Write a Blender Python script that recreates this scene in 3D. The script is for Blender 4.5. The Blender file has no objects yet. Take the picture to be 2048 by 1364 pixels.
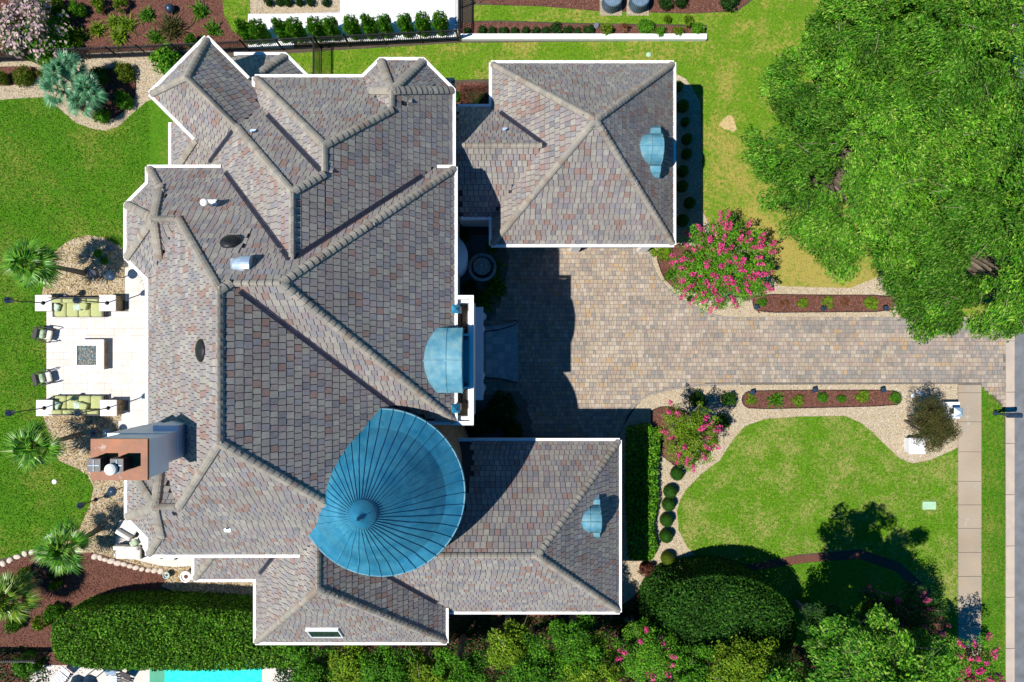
import bpy, bmesh, math, random
import numpy as np
from mathutils import Matrix, Vector
R = math.radians
sc = bpy.context.scene
col = sc.collection
# ---------------------------------------------------------------- camera
H = 40.0
cam = bpy.data.objects.new('camera', bpy.data.cameras.new('camera'))
cam.data.lens = 24; cam.data.sensor_width = 36; cam.data.clip_end = 2000
cam.location = (0, 0, H)
col.objects.link(cam); sc.camera = cam
# ---------------------------------------------------------------- light
SX, SY = 0.50, 0.183                       # horizontal run of a shadow per metre of height
elev = math.atan2(1, math.hypot(SX, SY)); rot = math.atan2(-SX, -SY)
w = bpy.data.worlds.new('World'); sc.world = w; w.use_nodes = True
nt = w.node_tree; bg = nt.nodes['Background']
sky = nt.nodes.new('ShaderNodeTexSky'); sky.sky_type = 'NISHITA'; sky.sun_disc = False
sky.sun_elevation = elev; sky.sun_rotation = rot; sky.ozone_density = 6.0; sky.dust_density = 0.1; sky.air_density = 1.0
hs = nt.nodes.new('ShaderNodeHueSaturation'); hs.inputs['Saturation'].default_value = 1.75
nt.links.new(sky.outputs[0], hs.inputs['Color']); nt.links.new(hs.outputs[0], bg.inputs[0]); bg.inputs[1].default_value = 0.075
sun = bpy.data.objects.new('sun', bpy.data.lights.new('sun', 'SUN'))
sun.data.energy = 4.8; sun.data.angle = R(0.5); sun.data.color = (1.0, 0.95, 0.87)
sun.rotation_euler = Vector((SX, SY, -1)).to_track_quat('-Z', 'Y').to_euler()
sun.location = (-20, -8, 45); col.objects.link(sun)
sc.view_settings.view_transform = 'Standard'; sc.view_settings.look = 'None'
sc.view_settings.exposure = 0.42; sc.view_settings.gamma = 1; sc.view_settings.use_curve_mapping = False
sc.cycles.max_bounces = 5; sc.cycles.diffuse_bounces = 2; sc.cycles.transmission_bounces = 3; sc.cycles.transparent_max_bounces = 4
# ---------------------------------------------------------------- helpers
U = 1365.333 / H                            # plan units (pixels at ground) per metre
q = 1 / U
def W(px, py, z=0.0):                       # photo pixel seen at height z -> point in the place
    s = (H - z) / 1365.333
    return Vector(((px - 1024) * s, (682 - py) * s, z))
def P2(px, py): return ((px - 1024) * q, (682 - py) * q)
rng = np.random.default_rng(7); random.seed(7)
MATS = {}
def mat(name, c1, c2=None, scale=3.0, rough=0.8, bump=0.0, bscale=None, metal=0.0, detail=4, c3=None, spec=0.3, grime=0.0):
    if name in MATS: return MATS[name]
    m = bpy.data.materials.new(name); m.use_nodes = True; n = m.node_tree.nodes; l = m.node_tree.links
    b = n['Principled BSDF']; b.inputs['Roughness'].default_value = rough; b.inputs['Metallic'].default_value = metal
    b.inputs['Specular IOR Level'].default_value = spec
    g = n.new('ShaderNodeNewGeometry')
    if c2 is None: c2 = tuple(min(1, x * 0.8) for x in c1)
    t = n.new('ShaderNodeTexNoise'); t.inputs['Scale'].default_value = scale; t.inputs['Detail'].default_value = detail
    l.new(g.outputs['Position'], t.inputs['Vector'])
    r = n.new('ShaderNodeValToRGB'); r.color_ramp.elements[0].position = 0.35; r.color_ramp.elements[1].position = 0.65
    r.color_ramp.elements[0].color = (*c1, 1); r.color_ramp.elements[1].color = (*c2, 1)
    if c3: e = r.color_ramp.elements.new(0.78); e.color = (*c3, 1)
    l.new(t.outputs['Fac'], r.inputs[0]); l.new(r.outputs[0], b.inputs['Base Color'])
    if grime:                                # broad weathering stains
        tg = n.new('ShaderNodeTexNoise'); tg.inputs['Scale'].default_value = 0.55; tg.inputs['Detail'].default_value = 6; tg.inputs['Roughness'].default_value = 0.7; l.new(g.outputs['Position'], tg.inputs['Vector'])
        rg = n.new('ShaderNodeValToRGB'); rg.color_ramp.elements[0].position = .35; rg.color_ramp.elements[1].position = .62; v = 1 - grime; rg.color_ramp.elements[0].color = (v, v * .985, v * .96, 1); l.new(tg.outputs['Fac'], rg.inputs[0])
        mg = n.new('ShaderNodeMix'); mg.data_type = 'RGBA'; mg.blend_type = 'MULTIPLY'; mg.inputs[0].default_value = 1; l.new(r.outputs[0], mg.inputs[6]); l.new(rg.outputs[0], mg.inputs[7]); l.new(mg.outputs[2], b.inputs['Base Color'])
    if bump:
        t2 = n.new('ShaderNodeTexNoise'); t2.inputs['Scale'].default_value = bscale or scale * 6; t2.inputs['Detail'].default_value = 3
        l.new(g.outputs['Position'], t2.inputs['Vector'])
        bp = n.new('ShaderNodeBump'); bp.inputs['Strength'].default_value = bump; bp.inputs['Distance'].default_value = 0.03
        l.new(t2.outputs['Fac'], bp.inputs['Height']); l.new(bp.outputs[0], b.inputs['Normal'])
    MATS[name] = m; return m
def attr_mat(name, rough=0.6, transl=0.0, bump=0.0, spec=0.3):
    m = bpy.data.materials.new(name); m.use_nodes = True; n = m.node_tree.nodes; l = m.node_tree.links
    b = n['Principled BSDF']; b.inputs['Roughness'].default_value = rough; b.inputs['Specular IOR Level'].default_value = spec
    a = n.new('ShaderNodeAttribute'); a.attribute_name = 'Col'
    t = n.new('ShaderNodeTexNoise'); t.inputs['Scale'].default_value = 9; g = n.new('ShaderNodeNewGeometry')
    l.new(g.outputs['Position'], t.inputs['Vector'])
    mx = n.new('ShaderNodeMix'); mx.data_type = 'RGBA'; mx.blend_type = 'MULTIPLY'; mx.inputs[0].default_value = 0.35
    l.new(a.outputs['Color'], mx.inputs[6]); l.new(t.outputs['Fac'], mx.inputs[7]); l.new(mx.outputs[2], b.inputs['Base Color'])
    if transl:
        tr = n.new('ShaderNodeBsdfTranslucent'); l.new(mx.outputs[2], tr.inputs[0])
        ms = n.new('ShaderNodeMixShader'); ms.inputs[0].default_value = transl
        l.new(b.outputs[0], ms.inputs[1]); l.new(tr.outputs[0], ms.inputs[2]); l.new(ms.outputs[0], n['Material Output'].inputs[0])
    MATS[name] = m; return m
LEAF = attr_mat('leaf', 0.6, 0.3, spec=0.15); PALM = attr_mat('palm_leaf', 0.4, 0.2, spec=0.5); STONE = attr_mat('small_stone', 0.75)
GRASS = attr_mat('grass_blade', 0.6, 0.25); PETAL = attr_mat('petal', 0.7, 0.2)
M = dict(
 white=mat('white_paint', (0.82, 0.82, 0.80), (0.74, 0.74, 0.73), 2, 0.5),
 stucco=mat('cream_stucco', (0.66, 0.63, 0.57), (0.58, 0.55, 0.50), 1.2, 0.9, 0.3, 40),
 bluewhite=mat('painted_cornice', (0.80, 0.82, 0.84), (0.72, 0.76, 0.80), 1.5, 0.5),
 deck=mat('roof_felt', (0.05, 0.048, 0.05), (0.035, 0.034, 0.038), 5, 0.9),
 valley=mat('valley_metal', (0.035, 0.037, 0.06), (0.055, 0.055, 0.085), 4, 0.4, metal=0.3),
 copper=mat('copper_patina', (0.016, 0.18, 0.33), (0.05, 0.28, 0.43), 1.3, 0.42, 0.15, 30, c3=(0.012, 0.13, 0.26), grime=.3),
 copper_pale=mat('copper_patina_pale', (0.07, 0.25, 0.36), (0.16, 0.34, 0.40), 2.5, 0.5, c3=(0.30, 0.38, 0.35), grime=.25),
 copper_seam=mat('copper_seam', (0.02, 0.15, 0.26), (0.05, 0.26, 0.38), 2, 0.5),
 rust=mat('bare_copper', (0.36, 0.10, 0.018), (0.26, 0.08, 0.025), 2.6, 0.5, 0.2, 20, c3=(0.50, 0.34, 0.28), grime=.4),
 black=mat('black_metal', (0.015, 0.016, 0.02), (0.03, 0.03, 0.035), 5, 0.45, metal=0.3),
 iron=mat('dark_iron', (0.03, 0.05, 0.08), (0.05, 0.09, 0.14), 9, 0.35, metal=0.5),
 galv=mat('galvanised_metal', (0.45, 0.55, 0.66), (0.36, 0.46, 0.58), 5, 0.4, metal=0.4),
 travertine=mat('travertine', (0.63, 0.59, 0.55), (0.55, 0.505, 0.455), 2.2, 0.6, 0.1, 30, c3=(0.66, 0.63, 0.59), grime=.12),
 fire_top=mat('pale_stone_cap', (0.80, 0.76, 0.72), (0.74, 0.70, 0.66), 3, 0.6),
 stone_brown=mat('brown_field_stone', (0.20, 0.14, 0.08), (0.34, 0.26, 0.17), 4.5, 0.9, 0.6, 12, c3=(0.12, 0.09, 0.06)),
 whitepave=mat('white_paving', (0.84, 0.84, 0.86), (0.78, 0.79, 0.82), 1.2, 0.6),
 concrete=mat('pavement_concrete', (0.42, 0.34, 0.245), (0.33, 0.28, 0.215), 1.1, 0.9, 0.3, 60, c3=(0.47, 0.40, 0.31), grime=.25),
 kerb=mat('kerb_concrete', (0.46, 0.38, 0.30), (0.39, 0.33, 0.28), 1.5, 0.85, 0.2, 50),
 asphalt=mat('asphalt', (0.19, 0.20, 0.215), (0.15, 0.16, 0.175), 1.5, 0.9, 0.4, 80, grime=.25),
 soil=mat('garden_soil', (0.06, 0.05, 0.035), (0.09, 0.07, 0.05), 1.0, 1, 0.5, 20),
 far_grass=mat('distant_grass', (0.07, 0.16, 0.02), (0.10, 0.17, 0.03), 0.3, 1),
 gravelbase=mat('gravel_fines', (0.36, 0.29, 0.19), (0.46, 0.38, 0.27), 14, 1, 0.7, 30, c3=(0.55, 0.47, 0.36)),
 mulch=mat('bark_mulch', (0.15, 0.062, 0.042), (0.10, 0.042, 0.03), 9, 1, 0.9, 30, c3=(0.20, 0.10, 0.07)),
 joint=mat('paver_joint_sand', (0.16, 0.14, 0.115), (0.12, 0.11, 0.10), 5, 1),
 green_fabric=mat('pale_green_fabric', (0.42, 0.44, 0.20), (0.37, 0.40, 0.17), 6, 0.9),
 pillow=mat('leaf_print_fabric', (0.50, 0.55, 0.42), (0.25, 0.36, 0.18), 7, 0.9),
 creamfab=mat('cream_fabric', (0.72, 0.68, 0.60), (0.62, 0.57, 0.50), 4, 0.9),
 palecush=mat('pale_print_fabric', (0.50, 0.60, 0.55), (0.34, 0.44, 0.25), 7, 0.9, c3=(0.62, 0.66, 0.60)),
 rattan=mat('dark_rattan', (0.05, 0.04, 0.04), (0.08, 0.07, 0.07), 30, 0.6),
 bark=mat('bark', (0.16, 0.12, 0.09), (0.24, 0.20, 0.15), 8, 0.95, 0.6, 30),
 twig=mat('pale_twig', (0.30, 0.25, 0.17), (0.20, 0.17, 0.11), 8, 0.9),
 glass=mat('tinted_glass', (0.02, 0.04, 0.035), (0.03, 0.06, 0.05), 2, 0.08, spec=0.8),
 poolwater=mat('pool_water', (0.02, 0.62, 0.52), (0.05, 0.66, 0.58), 6, 0.12, 0.15, 9),
 poolstep=mat('pool_shallow_step', (0.005, 0.24, 0.12), (0.005, 0.27, 0.15), 2, 0.3),
 terracotta=mat('pot_glaze', (0.05, 0.16, 0.17), (0.08, 0.24, 0.24), 4, 0.3),
 rock=mat('grey_boulder', (0.10, 0.11, 0.14), (0.20, 0.20, 0.22), 6, 0.9, 0.5, 14),
 paleboulder=mat('pale_edge_stone', (0.60, 0.50, 0.42), (0.48, 0.42, 0.36), 4, 0.85, 0.3, 20, c3=(0.70, 0.66, 0.60)),
 fountain=mat('cast_stone', (0.22, 0.30, 0.32), (0.34, 0.42, 0.42), 5, 0.8, 0.3, 30),
 darkwater=mat('dark_water', (0.01, 0.02, 0.025), (0.012, 0.022, 0.03), 2, 0.05),
 palegreen=mat('green_utility_plastic', (0.36, 0.55, 0.36), (0.32, 0.50, 0.33), 4, 0.6),
 bin=mat('ribbed_grey_plastic', (0.10, 0.16, 0.22), (0.14, 0.21, 0.28), 6, 0.5),
 wood=mat('garage_door_wood', (0.45, 0.40, 0.34), (0.36, 0.31, 0.26), 4, 0.7),
)
TILE = [mat('shingle_%s' % n, c, tuple(x * .86 for x in c), 7, 0.9, 0.35, 60, c3=tuple(min(1, x * 1.1) for x in c), grime=.2) for n, c in
 (('taupe', (0.329, 0.296, 0.273)), ('sage', (0.345, 0.325, 0.290)), ('slate', (0.278, 0.268, 0.278)), ('mauve', (0.307, 0.259, 0.260)),
  ('brick', (0.313, 0.213, 0.183)), ('sand', (0.382, 0.354, 0.316)), ('charcoal', (0.228, 0.220, 0.232)))]
TILE_P = [.27, .20, .17, .15, .09, .08, .04]
CAP = [mat('ridge_cap_%s' % n, c, tuple(x * .88 for x in c), 7, 0.9, 0.3, 60, grime=.18) for n, c in
 (('stone', (0.33, 0.30, 0.25)), ('grey', (0.29, 0.27, 0.235)), ('sand', (0.365, 0.33, 0.275)), ('brown', (0.29, 0.235, 0.19)))]
PAVE = [mat('paver_%s' % n, c, tuple(x * .86 for x in c), 5, 0.9, 0.3, 60, grime=.22) for n, c in
 (('tan', (0.40, 0.325, 0.25)), ('rose', (0.37, 0.29, 0.24)), ('grey', (0.31, 0.275, 0.24)), ('pale', (0.45, 0.385, 0.315)),
  ('ochre', (0.43, 0.30, 0.17)), ('slate', (0.265, 0.245, 0.225)), ('buff', (0.42, 0.355, 0.27)))]
PAVE_P = [.25, .21, .18, .11, .03, .06, .16]

def tag(o, label=None, cat=None, group=None, kind=None):
    if label: o['label'] = label
    if cat: o['category'] = cat
    if group: o['group'] = group
    if kind: o['kind'] = kind
    return o
def empty(name, loc=(0, 0, 0), rz=0, parent=None):
    o = bpy.data.objects.new(name, None); col.objects.link(o); o.location = loc; o.rotation_euler = (0, 0, rz)
    o.empty_display_size = 0.2
    if parent: o.parent = parent
    return o
class MB:
    def __init__(s, org=(0, 0, 0)): s.v = []; s.f = []; s.m = []; s.org = Vector(org)
    def add(s, vs, fs, mi=0):
        n = len(s.v); s.v += [Vector(v) for v in vs]; s.f += [[i + n for i in f] for f in fs]; s.m += [mi] * len(fs)
    def box(s, c, sz, rz=0, mi=0, tilt=None):
        c = Vector(c); Rm = Matrix.Rotation(rz, 3, 'Z')
        if tilt is not None: Rm = Rm @ Matrix.Rotation(tilt[0], 3, tilt[1])
        vs = [c + Rm @ Vector((sz[0] / 2 * a, sz[1] / 2 * b, sz[2] / 2 * d)) for a, b, d in
              ((-1, -1, -1), (1, -1, -1), (1, 1, -1), (-1, 1, -1), (-1, -1, 1), (1, -1, 1), (1, 1, 1), (-1, 1, 1))]
        s.add(vs, [(0, 3, 2, 1), (4, 5, 6, 7), (0, 1, 5, 4), (1, 2, 6, 5), (2, 3, 7, 6), (3, 0, 4, 7)], mi)
    def prism(s, poly, z0, z1, mi=0):
        n = len(poly); vs = [(p[0], p[1], z0) for p in poly] + [(p[0], p[1], z1) for p in poly]
        fs = [list(range(n - 1, -1, -1)), list(range(n, 2 * n))] + [(i, (i + 1) % n, (i + 1) % n + n, i + n) for i in range(n)]
        s.add(vs, fs, mi)
    def tube(s, pts, rad, n=8, mi=0):
        pts = [Vector(p) for p in pts]; rings = []
        if not hasattr(rad, '__len__'): rad = [rad] * len(pts)
        for i, p in enumerate(pts):
            d = (pts[min(i + 1, len(pts) - 1)] - pts[max(i - 1, 0)]).normalized()
            a = d.orthogonal().normalized(); b = d.cross(a)
            rings.append([p + rad[i] * (math.cos(2 * math.pi * k / n) * a + math.sin(2 * math.pi * k / n) * b) for k in range(n)])
        vs = [v for r in rings for v in r]; fs = []
        for i in range(len(pts) - 1):
            for k in range(n): fs.append((i * n + k, i * n + (k + 1) % n, (i + 1) * n + (k + 1) % n, (i + 1) * n + k))
        fs.append(list(range(n - 1, -1, -1))); fs.append([(len(pts) - 1) * n + k for k in range(n)])
        s.add(vs, fs, mi)
    def lathe(s, prof, c, n=20, mi=0, sx=1, sy=1):
        c = Vector(c); vs = []; fs = []
        for r, z in prof:
            for k in range(n): a = 2 * math.pi * k / n; vs.append(c + Vector((r * sx * math.cos(a), r * sy * math.sin(a), z)))
        for i in range(len(prof) - 1):
            for k in range(n): fs.append((i * n + k, i * n + (k + 1) % n, (i + 1) * n + (k + 1) % n, (i + 1) * n + k))
        fs.append(list(range(n - 1, -1, -1))); fs.append([(len(prof) - 1) * n + k for k in range(n)])
        s.add(vs, fs, mi)
    def build(s, name, mats, parent=None, smooth=False, bevel=0):
        me = bpy.data.meshes.new(name); me.from_pydata([tuple(v - s.org) for v in s.v], [], s.f)
        if not isinstance(mats, (list, tuple)): mats = [mats]
        for m in mats: me.materials.append(m)
        if len(mats) > 1: me.polygons.foreach_set('material_index', s.m)
        me.polygons.foreach_set('use_smooth', [bool(smooth)] * len(s.f))
        me.update()
        if bevel:
            bm = bmesh.new(); bm.from_mesh(me)
            bmesh.ops.bevel(bm, geom=bm.edges[:], offset=bevel, segments=2, affect='EDGES', clamp_overlap=True)
            bm.to_mesh(me); bm.free()
        o = bpy.data.objects.new(name, me); col.objects.link(o)
        if parent: o.parent = parent
        else: o.location = s.org
        return o
def fastmesh(name, V, F, mats, mi=None, colr=None, smooth=False):
    V = np.asarray(V, np.float32); F = np.asarray(F, np.int32); k = F.shape[1]
    me = bpy.data.meshes.new(name); me.vertices.add(len(V)); me.vertices.foreach_set('co', V.ravel())
    me.loops.add(F.size); me.loops.foreach_set('vertex_index', F.ravel())
    me.polygons.add(len(F)); me.polygons.foreach_set('loop_start', np.arange(0, F.size, k, dtype=np.int32))
    for m in (mats if isinstance(mats, (list, tuple)) else [mats]): me.materials.append(m)
    if mi is not None: me.polygons.foreach_set('material_index', np.asarray(mi, np.int32))
    me.update(calc_edges=True)
    me.polygons.foreach_set('use_smooth', np.full(len(F), bool(smooth)))
    if colr is not None:
        c = np.ones((len(V), 4), np.float32); c[:, :3] = colr
        a = me.color_attributes.new('Col', 'FLOAT_COLOR', 'POINT'); a.data.foreach_set('color', c.ravel())
    return me
def obj(name, me, parent=None, loc=None):
    o = bpy.data.objects.new(name, me); col.objects.link(o)
    if parent: o.parent = parent
    if loc is not None: o.location = loc
    return o
def inside(poly, X, Y):
    c = np.zeros(X.shape, bool); n = len(poly); j = n - 1
    for i in range(n):
        xi, yi = poly[i]; xj, yj = poly[j]
        if yi != yj: c ^= ((yi > Y) != (yj > Y)) & (X < (xj - xi) * (Y - yi) / (yj - yi) + xi)
        j = i
    return c
def smooth_poly(pts, it=2, closed=True):
    for _ in range(it):
        o = []
        for i in range(len(pts)):
            a = pts[i]; b = pts[(i + 1) % len(pts)]
            if math.hypot(a[0] - b[0], a[1] - b[1]) > 160: o += [a, b]; continue
            o += [(a[0] * .75 + b[0] * .25, a[1] * .75 + b[1] * .25), (a[0] * .25 + b[0] * .75, a[1] * .25 + b[1] * .75)]
        pts = o
    return pts
def ordn(i): return ['first','second','third','fourth','fifth','sixth','seventh','eighth','ninth','tenth','eleventh','twelfth','thirteenth','fourteenth','fifteenth'][i]
# ================================================================ GROUND
def sheet(name, poly_px, z, m, thick=0.0, kind='structure', raw=False):
    poly = [P2(*p) for p in poly_px]
    a = sum(poly[i][0] * poly[(i + 1) % len(poly)][1] - poly[(i + 1) % len(poly)][0] * poly[i][1] for i in range(len(poly)))
    if a < 0: poly = poly[::-1]
    b = MB()
    if thick: b.prism(poly, z - thick, z)
    else: b.add([(x, y, z) for x, y in poly], [list(range(len(poly)))])
    o = b.build(name, m); tag(o, kind=kind); return o
b = MB(); b.add([(-300, -300, -0.02), (300, -300, -0.02), (300, 300, -0.02), (-300, 300, -0.02)], [(0, 1, 2, 3)]); tag(b.build('ground', M['far_grass']), kind='structure')
sheet('garden_soil', [(-60, -60), (2010, -60), (2010, 1430), (-60, 1430)], 0.0, M['soil'])
# lawn material : mown turf with greener and drier patches
def lawn_mat(name, green, dark, dry, bias, sc1=0.35, dryspot=None):
    m = bpy.data.materials.new(name); m.use_nodes = True; n = m.node_tree.nodes; l = m.node_tree.links; b = n['Principled BSDF']
    b.inputs['Roughness'].default_value = 0.9; b.inputs['Specular IOR Level'].default_value = 0.15
    g = n.new('ShaderNodeNewGeometry')
    def noise(s, d=5):
        t = n.new('ShaderNodeTexNoise'); t.inputs['Scale'].default_value = s; t.inputs['Detail'].default_value = d; t.inputs['Roughness'].default_value = 0.65
        l.new(g.outputs['Position'], t.inputs['Vector']); return t
    t1 = noise(14, 6); t2 = noise(sc1, 7)
    r = n.new('ShaderNodeValToRGB'); r.color_ramp.elements[0].position = .35; r.color_ramp.elements[1].position = .68
    r.color_ramp.elements[0].color = (*dark, 1); r.color_ramp.elements[1].color = (*green, 1); l.new(t1.outputs['Fac'], r.inputs[0])
    r2 = n.new('ShaderNodeValToRGB'); r2.color_ramp.elements[0].position = bias; r2.color_ramp.elements[1].position = bias + .24
    r2.color_ramp.elements[0].color = (0, 0, 0, 1); r2.color_ramp.elements[1].color = (1, 1, 1, 1); 
    if dryspot:                              # thin, dry turf round one spot of the lawn
        vm = n.new('ShaderNodeVectorMath'); vm.operation = 'DISTANCE'; vm.inputs[1].default_value = (dryspot[0], dryspot[1], 0); l.new(g.outputs['Position'], vm.inputs[0])
        mr = n.new('ShaderNodeMapRange'); mr.inputs['From Min'].default_value = 1; mr.inputs['From Max'].default_value = dryspot[2]; mr.inputs['To Min'].default_value = dryspot[3]; mr.inputs['To Max'].default_value = 0; l.new(vm.outputs['Value'], mr.inputs['Value'])
        ad = n.new('ShaderNodeMath'); ad.operation = 'ADD'; l.new(t2.outputs['Fac'], ad.inputs[0]); l.new(mr.outputs[0], ad.inputs[1]); l.new(ad.outputs[0], r2.inputs[0])
    else: l.new(t2.outputs['Fac'], r2.inputs[0])
    t5 = noise(5.5, 6); mm = n.new('ShaderNodeMath'); mm.operation = 'MULTIPLY_ADD'; l.new(t5.outputs['Fac'], mm.inputs[0]); mm.inputs[1].default_value = .9; mm.inputs[2].default_value = -.45
    a2 = n.new('ShaderNodeMath'); a2.operation = 'ADD'; src = r2.inputs[0].links[0].from_socket; l.new(src, a2.inputs[0]); l.new(mm.outputs[0], a2.inputs[1]); l.new(a2.outputs[0], r2.inputs[0])
    t3 = noise(22, 3); r3 = n.new('ShaderNodeValToRGB'); r3.color_ramp.elements[0].color = (*[x * .72 for x in dry], 1); r3.color_ramp.elements[1].color = (*dry, 1)
    l.new(t3.outputs['Fac'], r3.inputs[0])
    mx = n.new('ShaderNodeMix'); mx.data_type = 'RGBA'; l.new(r2.outputs[0], mx.inputs[0]); l.new(r.outputs[0], mx.inputs[6]); l.new(r3.outputs[0], mx.inputs[7])
    l.new(mx.outputs[2], b.inputs['Base Color'])
    bp = n.new('ShaderNodeBump'); bp.inputs['Strength'].default_value = .8; bp.inputs['Distance'].default_value = .04
    t4 = noise(35, 3); l.new(t4.outputs['Fac'], bp.inputs['Height']); l.new(bp.outputs[0], b.inputs['Normal'])
    return m
LM = {'back': lawn_mat('back_lawn_turf', (0.090, 0.240, 0.006), (0.035, 0.115, 0.004), (0.20, 0.24, 0.035), .48),
      'top': lawn_mat('side_lawn_turf', (0.140, 0.280, 0.010), (0.070, 0.165, 0.006), (0.38, 0.32, 0.075), .47, .45, (15.5, 4.0, 9.5, .26)),
      'front': lawn_mat('front_lawn_turf', (0.125, 0.280, 0.008), (0.060, 0.155, 0.005), (0.31, 0.32, 0.085), .44, .6)}
lawn_back = [(-60, 205), (40, 197), (90, 195), (118, 217), (150, 245), (185, 258), (213, 262), (240, 252), (262, 230), (292, 205), (325, 188), (420, 188), (420, 600), (297, 600), (260, 515), (240, 492), (205, 474), (175, 470), (140, 480), (110, 502), (92, 540), (84, 590), (84, 620), (94, 625), (94, 790), (86, 800), (86, 832), (98, 868), (118, 922), (150, 935), (175, 950), (187, 975), (180, 1010), (160, 1055), (130, 1078), (85, 1096), (40, 1108), (-60, 1132)]
lawn_top = [(480, 115), (640, 103), (920, 86), (1412, 82), (1414, 50), (1150, 46), (1000, 41), (948, 42), (948, 10), (1080, 13), (1200, 23), (1380, 28), (1475, 23), (1505, 0), (1512, -60), (2010, -60), (2010, 637), (1800, 637), (1790, 560), (1765, 550), (1735, 562), (1700, 576), (1620, 574), (1560, 572), (1530, 540), (1480, 500), (1430, 470), (1405, 420), (1404, 300), (1400, 200), (1385, 175), (1372, 158), (1350, 147), (1330, 146), (480, 175)]
lawn_front = [(1372, 980), (1400, 950), (1440, 920), (1465, 880), (1490, 852), (1530, 838), (1600, 833), (1690, 832), (1720, 845), (1745, 865), (1775, 895), (1800, 918), (1825, 927), (1860, 920), (1900, 903), (1915, 895), (1915, 1430), (1890, 1240), (1860, 1180), (1800, 1125), (1720, 1098), (1600, 1108), (1500, 1128), (1440, 1125), (1400, 1118), (1375, 1095), (1357, 1060), (1354, 1020), (1360, 1000)]
lawn_strip = [(1962, 771), (2008, 817), (2010, 1430), (1962, 1430)]
lawn_patch = [(1440, 1150), (1620, 1124), (1720, 1118), (1790, 1142), (1845, 1200), (1860, 1290), (1440, 1290)]
lawn_nb = [(440, -60), (500, -60), (500, 80), (465, 62), (448, 30)]
LAWNS = [(lawn_back, 'back'), (lawn_top, 'top'), (lawn_front, 'front'), (lawn_strip, 'back'), (lawn_patch, 'back'), (lawn_nb, 'top')]
for p, k in LAWNS: sheet('lawn', p, 0.03, LM[k], 0.03)
gravels = [[(-60, 118), (330, 100), (440, 100), (440, 320), (-60, 320)], [(84, 465), (252, 465), (252, 600), (84, 600)], [(84, 800), (262, 800), (262, 1150), (84, 1110)],
 [(262, 1060), (262, 1150), (400, 1200), (520, 1205), (520, 1130), (400, 1060)],
 [(1330, 140), (1350, 147), (1372, 158), (1385, 176), (1404, 210), (1404, 420), (1430, 470), (1480, 500), (1530, 540), (1560, 572), (1620, 574), (1700, 576), (1735, 562), (1765, 550), (1795, 560), (1800, 640), (1400, 640), (1290, 580), (1290, 480), (1330, 480)],
 [(1236, 1220), (1236, 870), (1300, 770), (1915, 768), (1915, 905), (1825, 935), (1500, 1000), (1400, 1122), (1300, 1230)], [(498, -60), (682, -60), (682, 26), (500, 34)]]
GZ = []
for g in gravels: GZ.append(sheet('gravel_bed', g, 0.008, M['gravelbase']))
mulches = [[(165, 150), (205, 140), (262, 132), (272, 160), (270, 200), (238, 232), (205, 243), (180, 235), (160, 215), (135, 190)], [(-60, 135), (70, 132), (82, 150), (60, 168), (-60, 176)],
 [(-60, -60), (440, -60), (452, 30), (468, 64), (500, 84), (500, 94), (300, 100), (-60, 112)],
 [(-60, 1136), (85, 1106), (190, 1105), (320, 1142), (332, 1160), (300, 1200), (100, 1420), (-60, 1420)],
 [(921, 74), (921, 45), (1000, 44), (1150, 49), (1410, 53), (1410, 74)], [(948, -60), (948, 8), (1080, 12), (1200, 22), (1380, 26), (1470, 22), (1500, 0), (1508, -60)],
 [(1310, 505), (1340, 488), (1400, 495), (1440, 530), (1440, 575), (1400, 588), (1350, 578), (1326, 555)],
 [(1508, 588), (1640, 590), (1785, 590), (1789, 606), (1785, 623), (1650, 624), (1517, 625), (1504, 610)],
 [(1483, 795), (1492, 783), (1512, 781), (1640, 780), (1785, 780), (1802, 788), (1803, 803), (1790, 811), (1640, 815), (1500, 818), (1486, 810)],
 [(1300, 822), (1325, 812), (1350, 815), (1440, 850), (1430, 900), (1360, 940), (1310, 900)],
 [(1236, 1215), (1330, 1150), (1400, 1122), (1440, 1128), (1600, 1111), (1720, 1101), (1800, 1128), (1860, 1183), (1890, 1243), (1912, 1330), (1912, 1428), (540, 1428), (540, 1230), (890, 1190), (1236, 1190)],
 [(905, 440), (1000, 440), (1018, 520), (1010, 590), (985, 640), (905, 640)], [(900, 800), (1040, 780), (1062, 830), (1060, 890), (900, 890)], [(905, 165), (985, 165), (985, 215), (905, 215)]]
for i, g in enumerate(mulches): sheet('mulch_bed', smooth_poly(g, 1) if i not in (2, 3, 10) else g, 0.016, M['mulch'])
for i in (0, 6, 7, 8, 9):                    # thin dark edging round the planting beds
    pl = smooth_poly(mulches[i], 1); b = MB(); pts = [Vector((*P2(*p), 0.03)) for p in pl]; b.tube(pts + [pts[0]], 0.025, 5)
    tag(b.build('bed_edging', M['black']), ['black edging round the palm island bed', '', '', '', '', '', 'black edging round the crape myrtle bed by the garage', 'black edging round the narrow bed north of the driveway', 'black edging round the narrow bed south of the driveway', 'black edging round the small crape myrtle bed'][i], 'edging')
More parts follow.
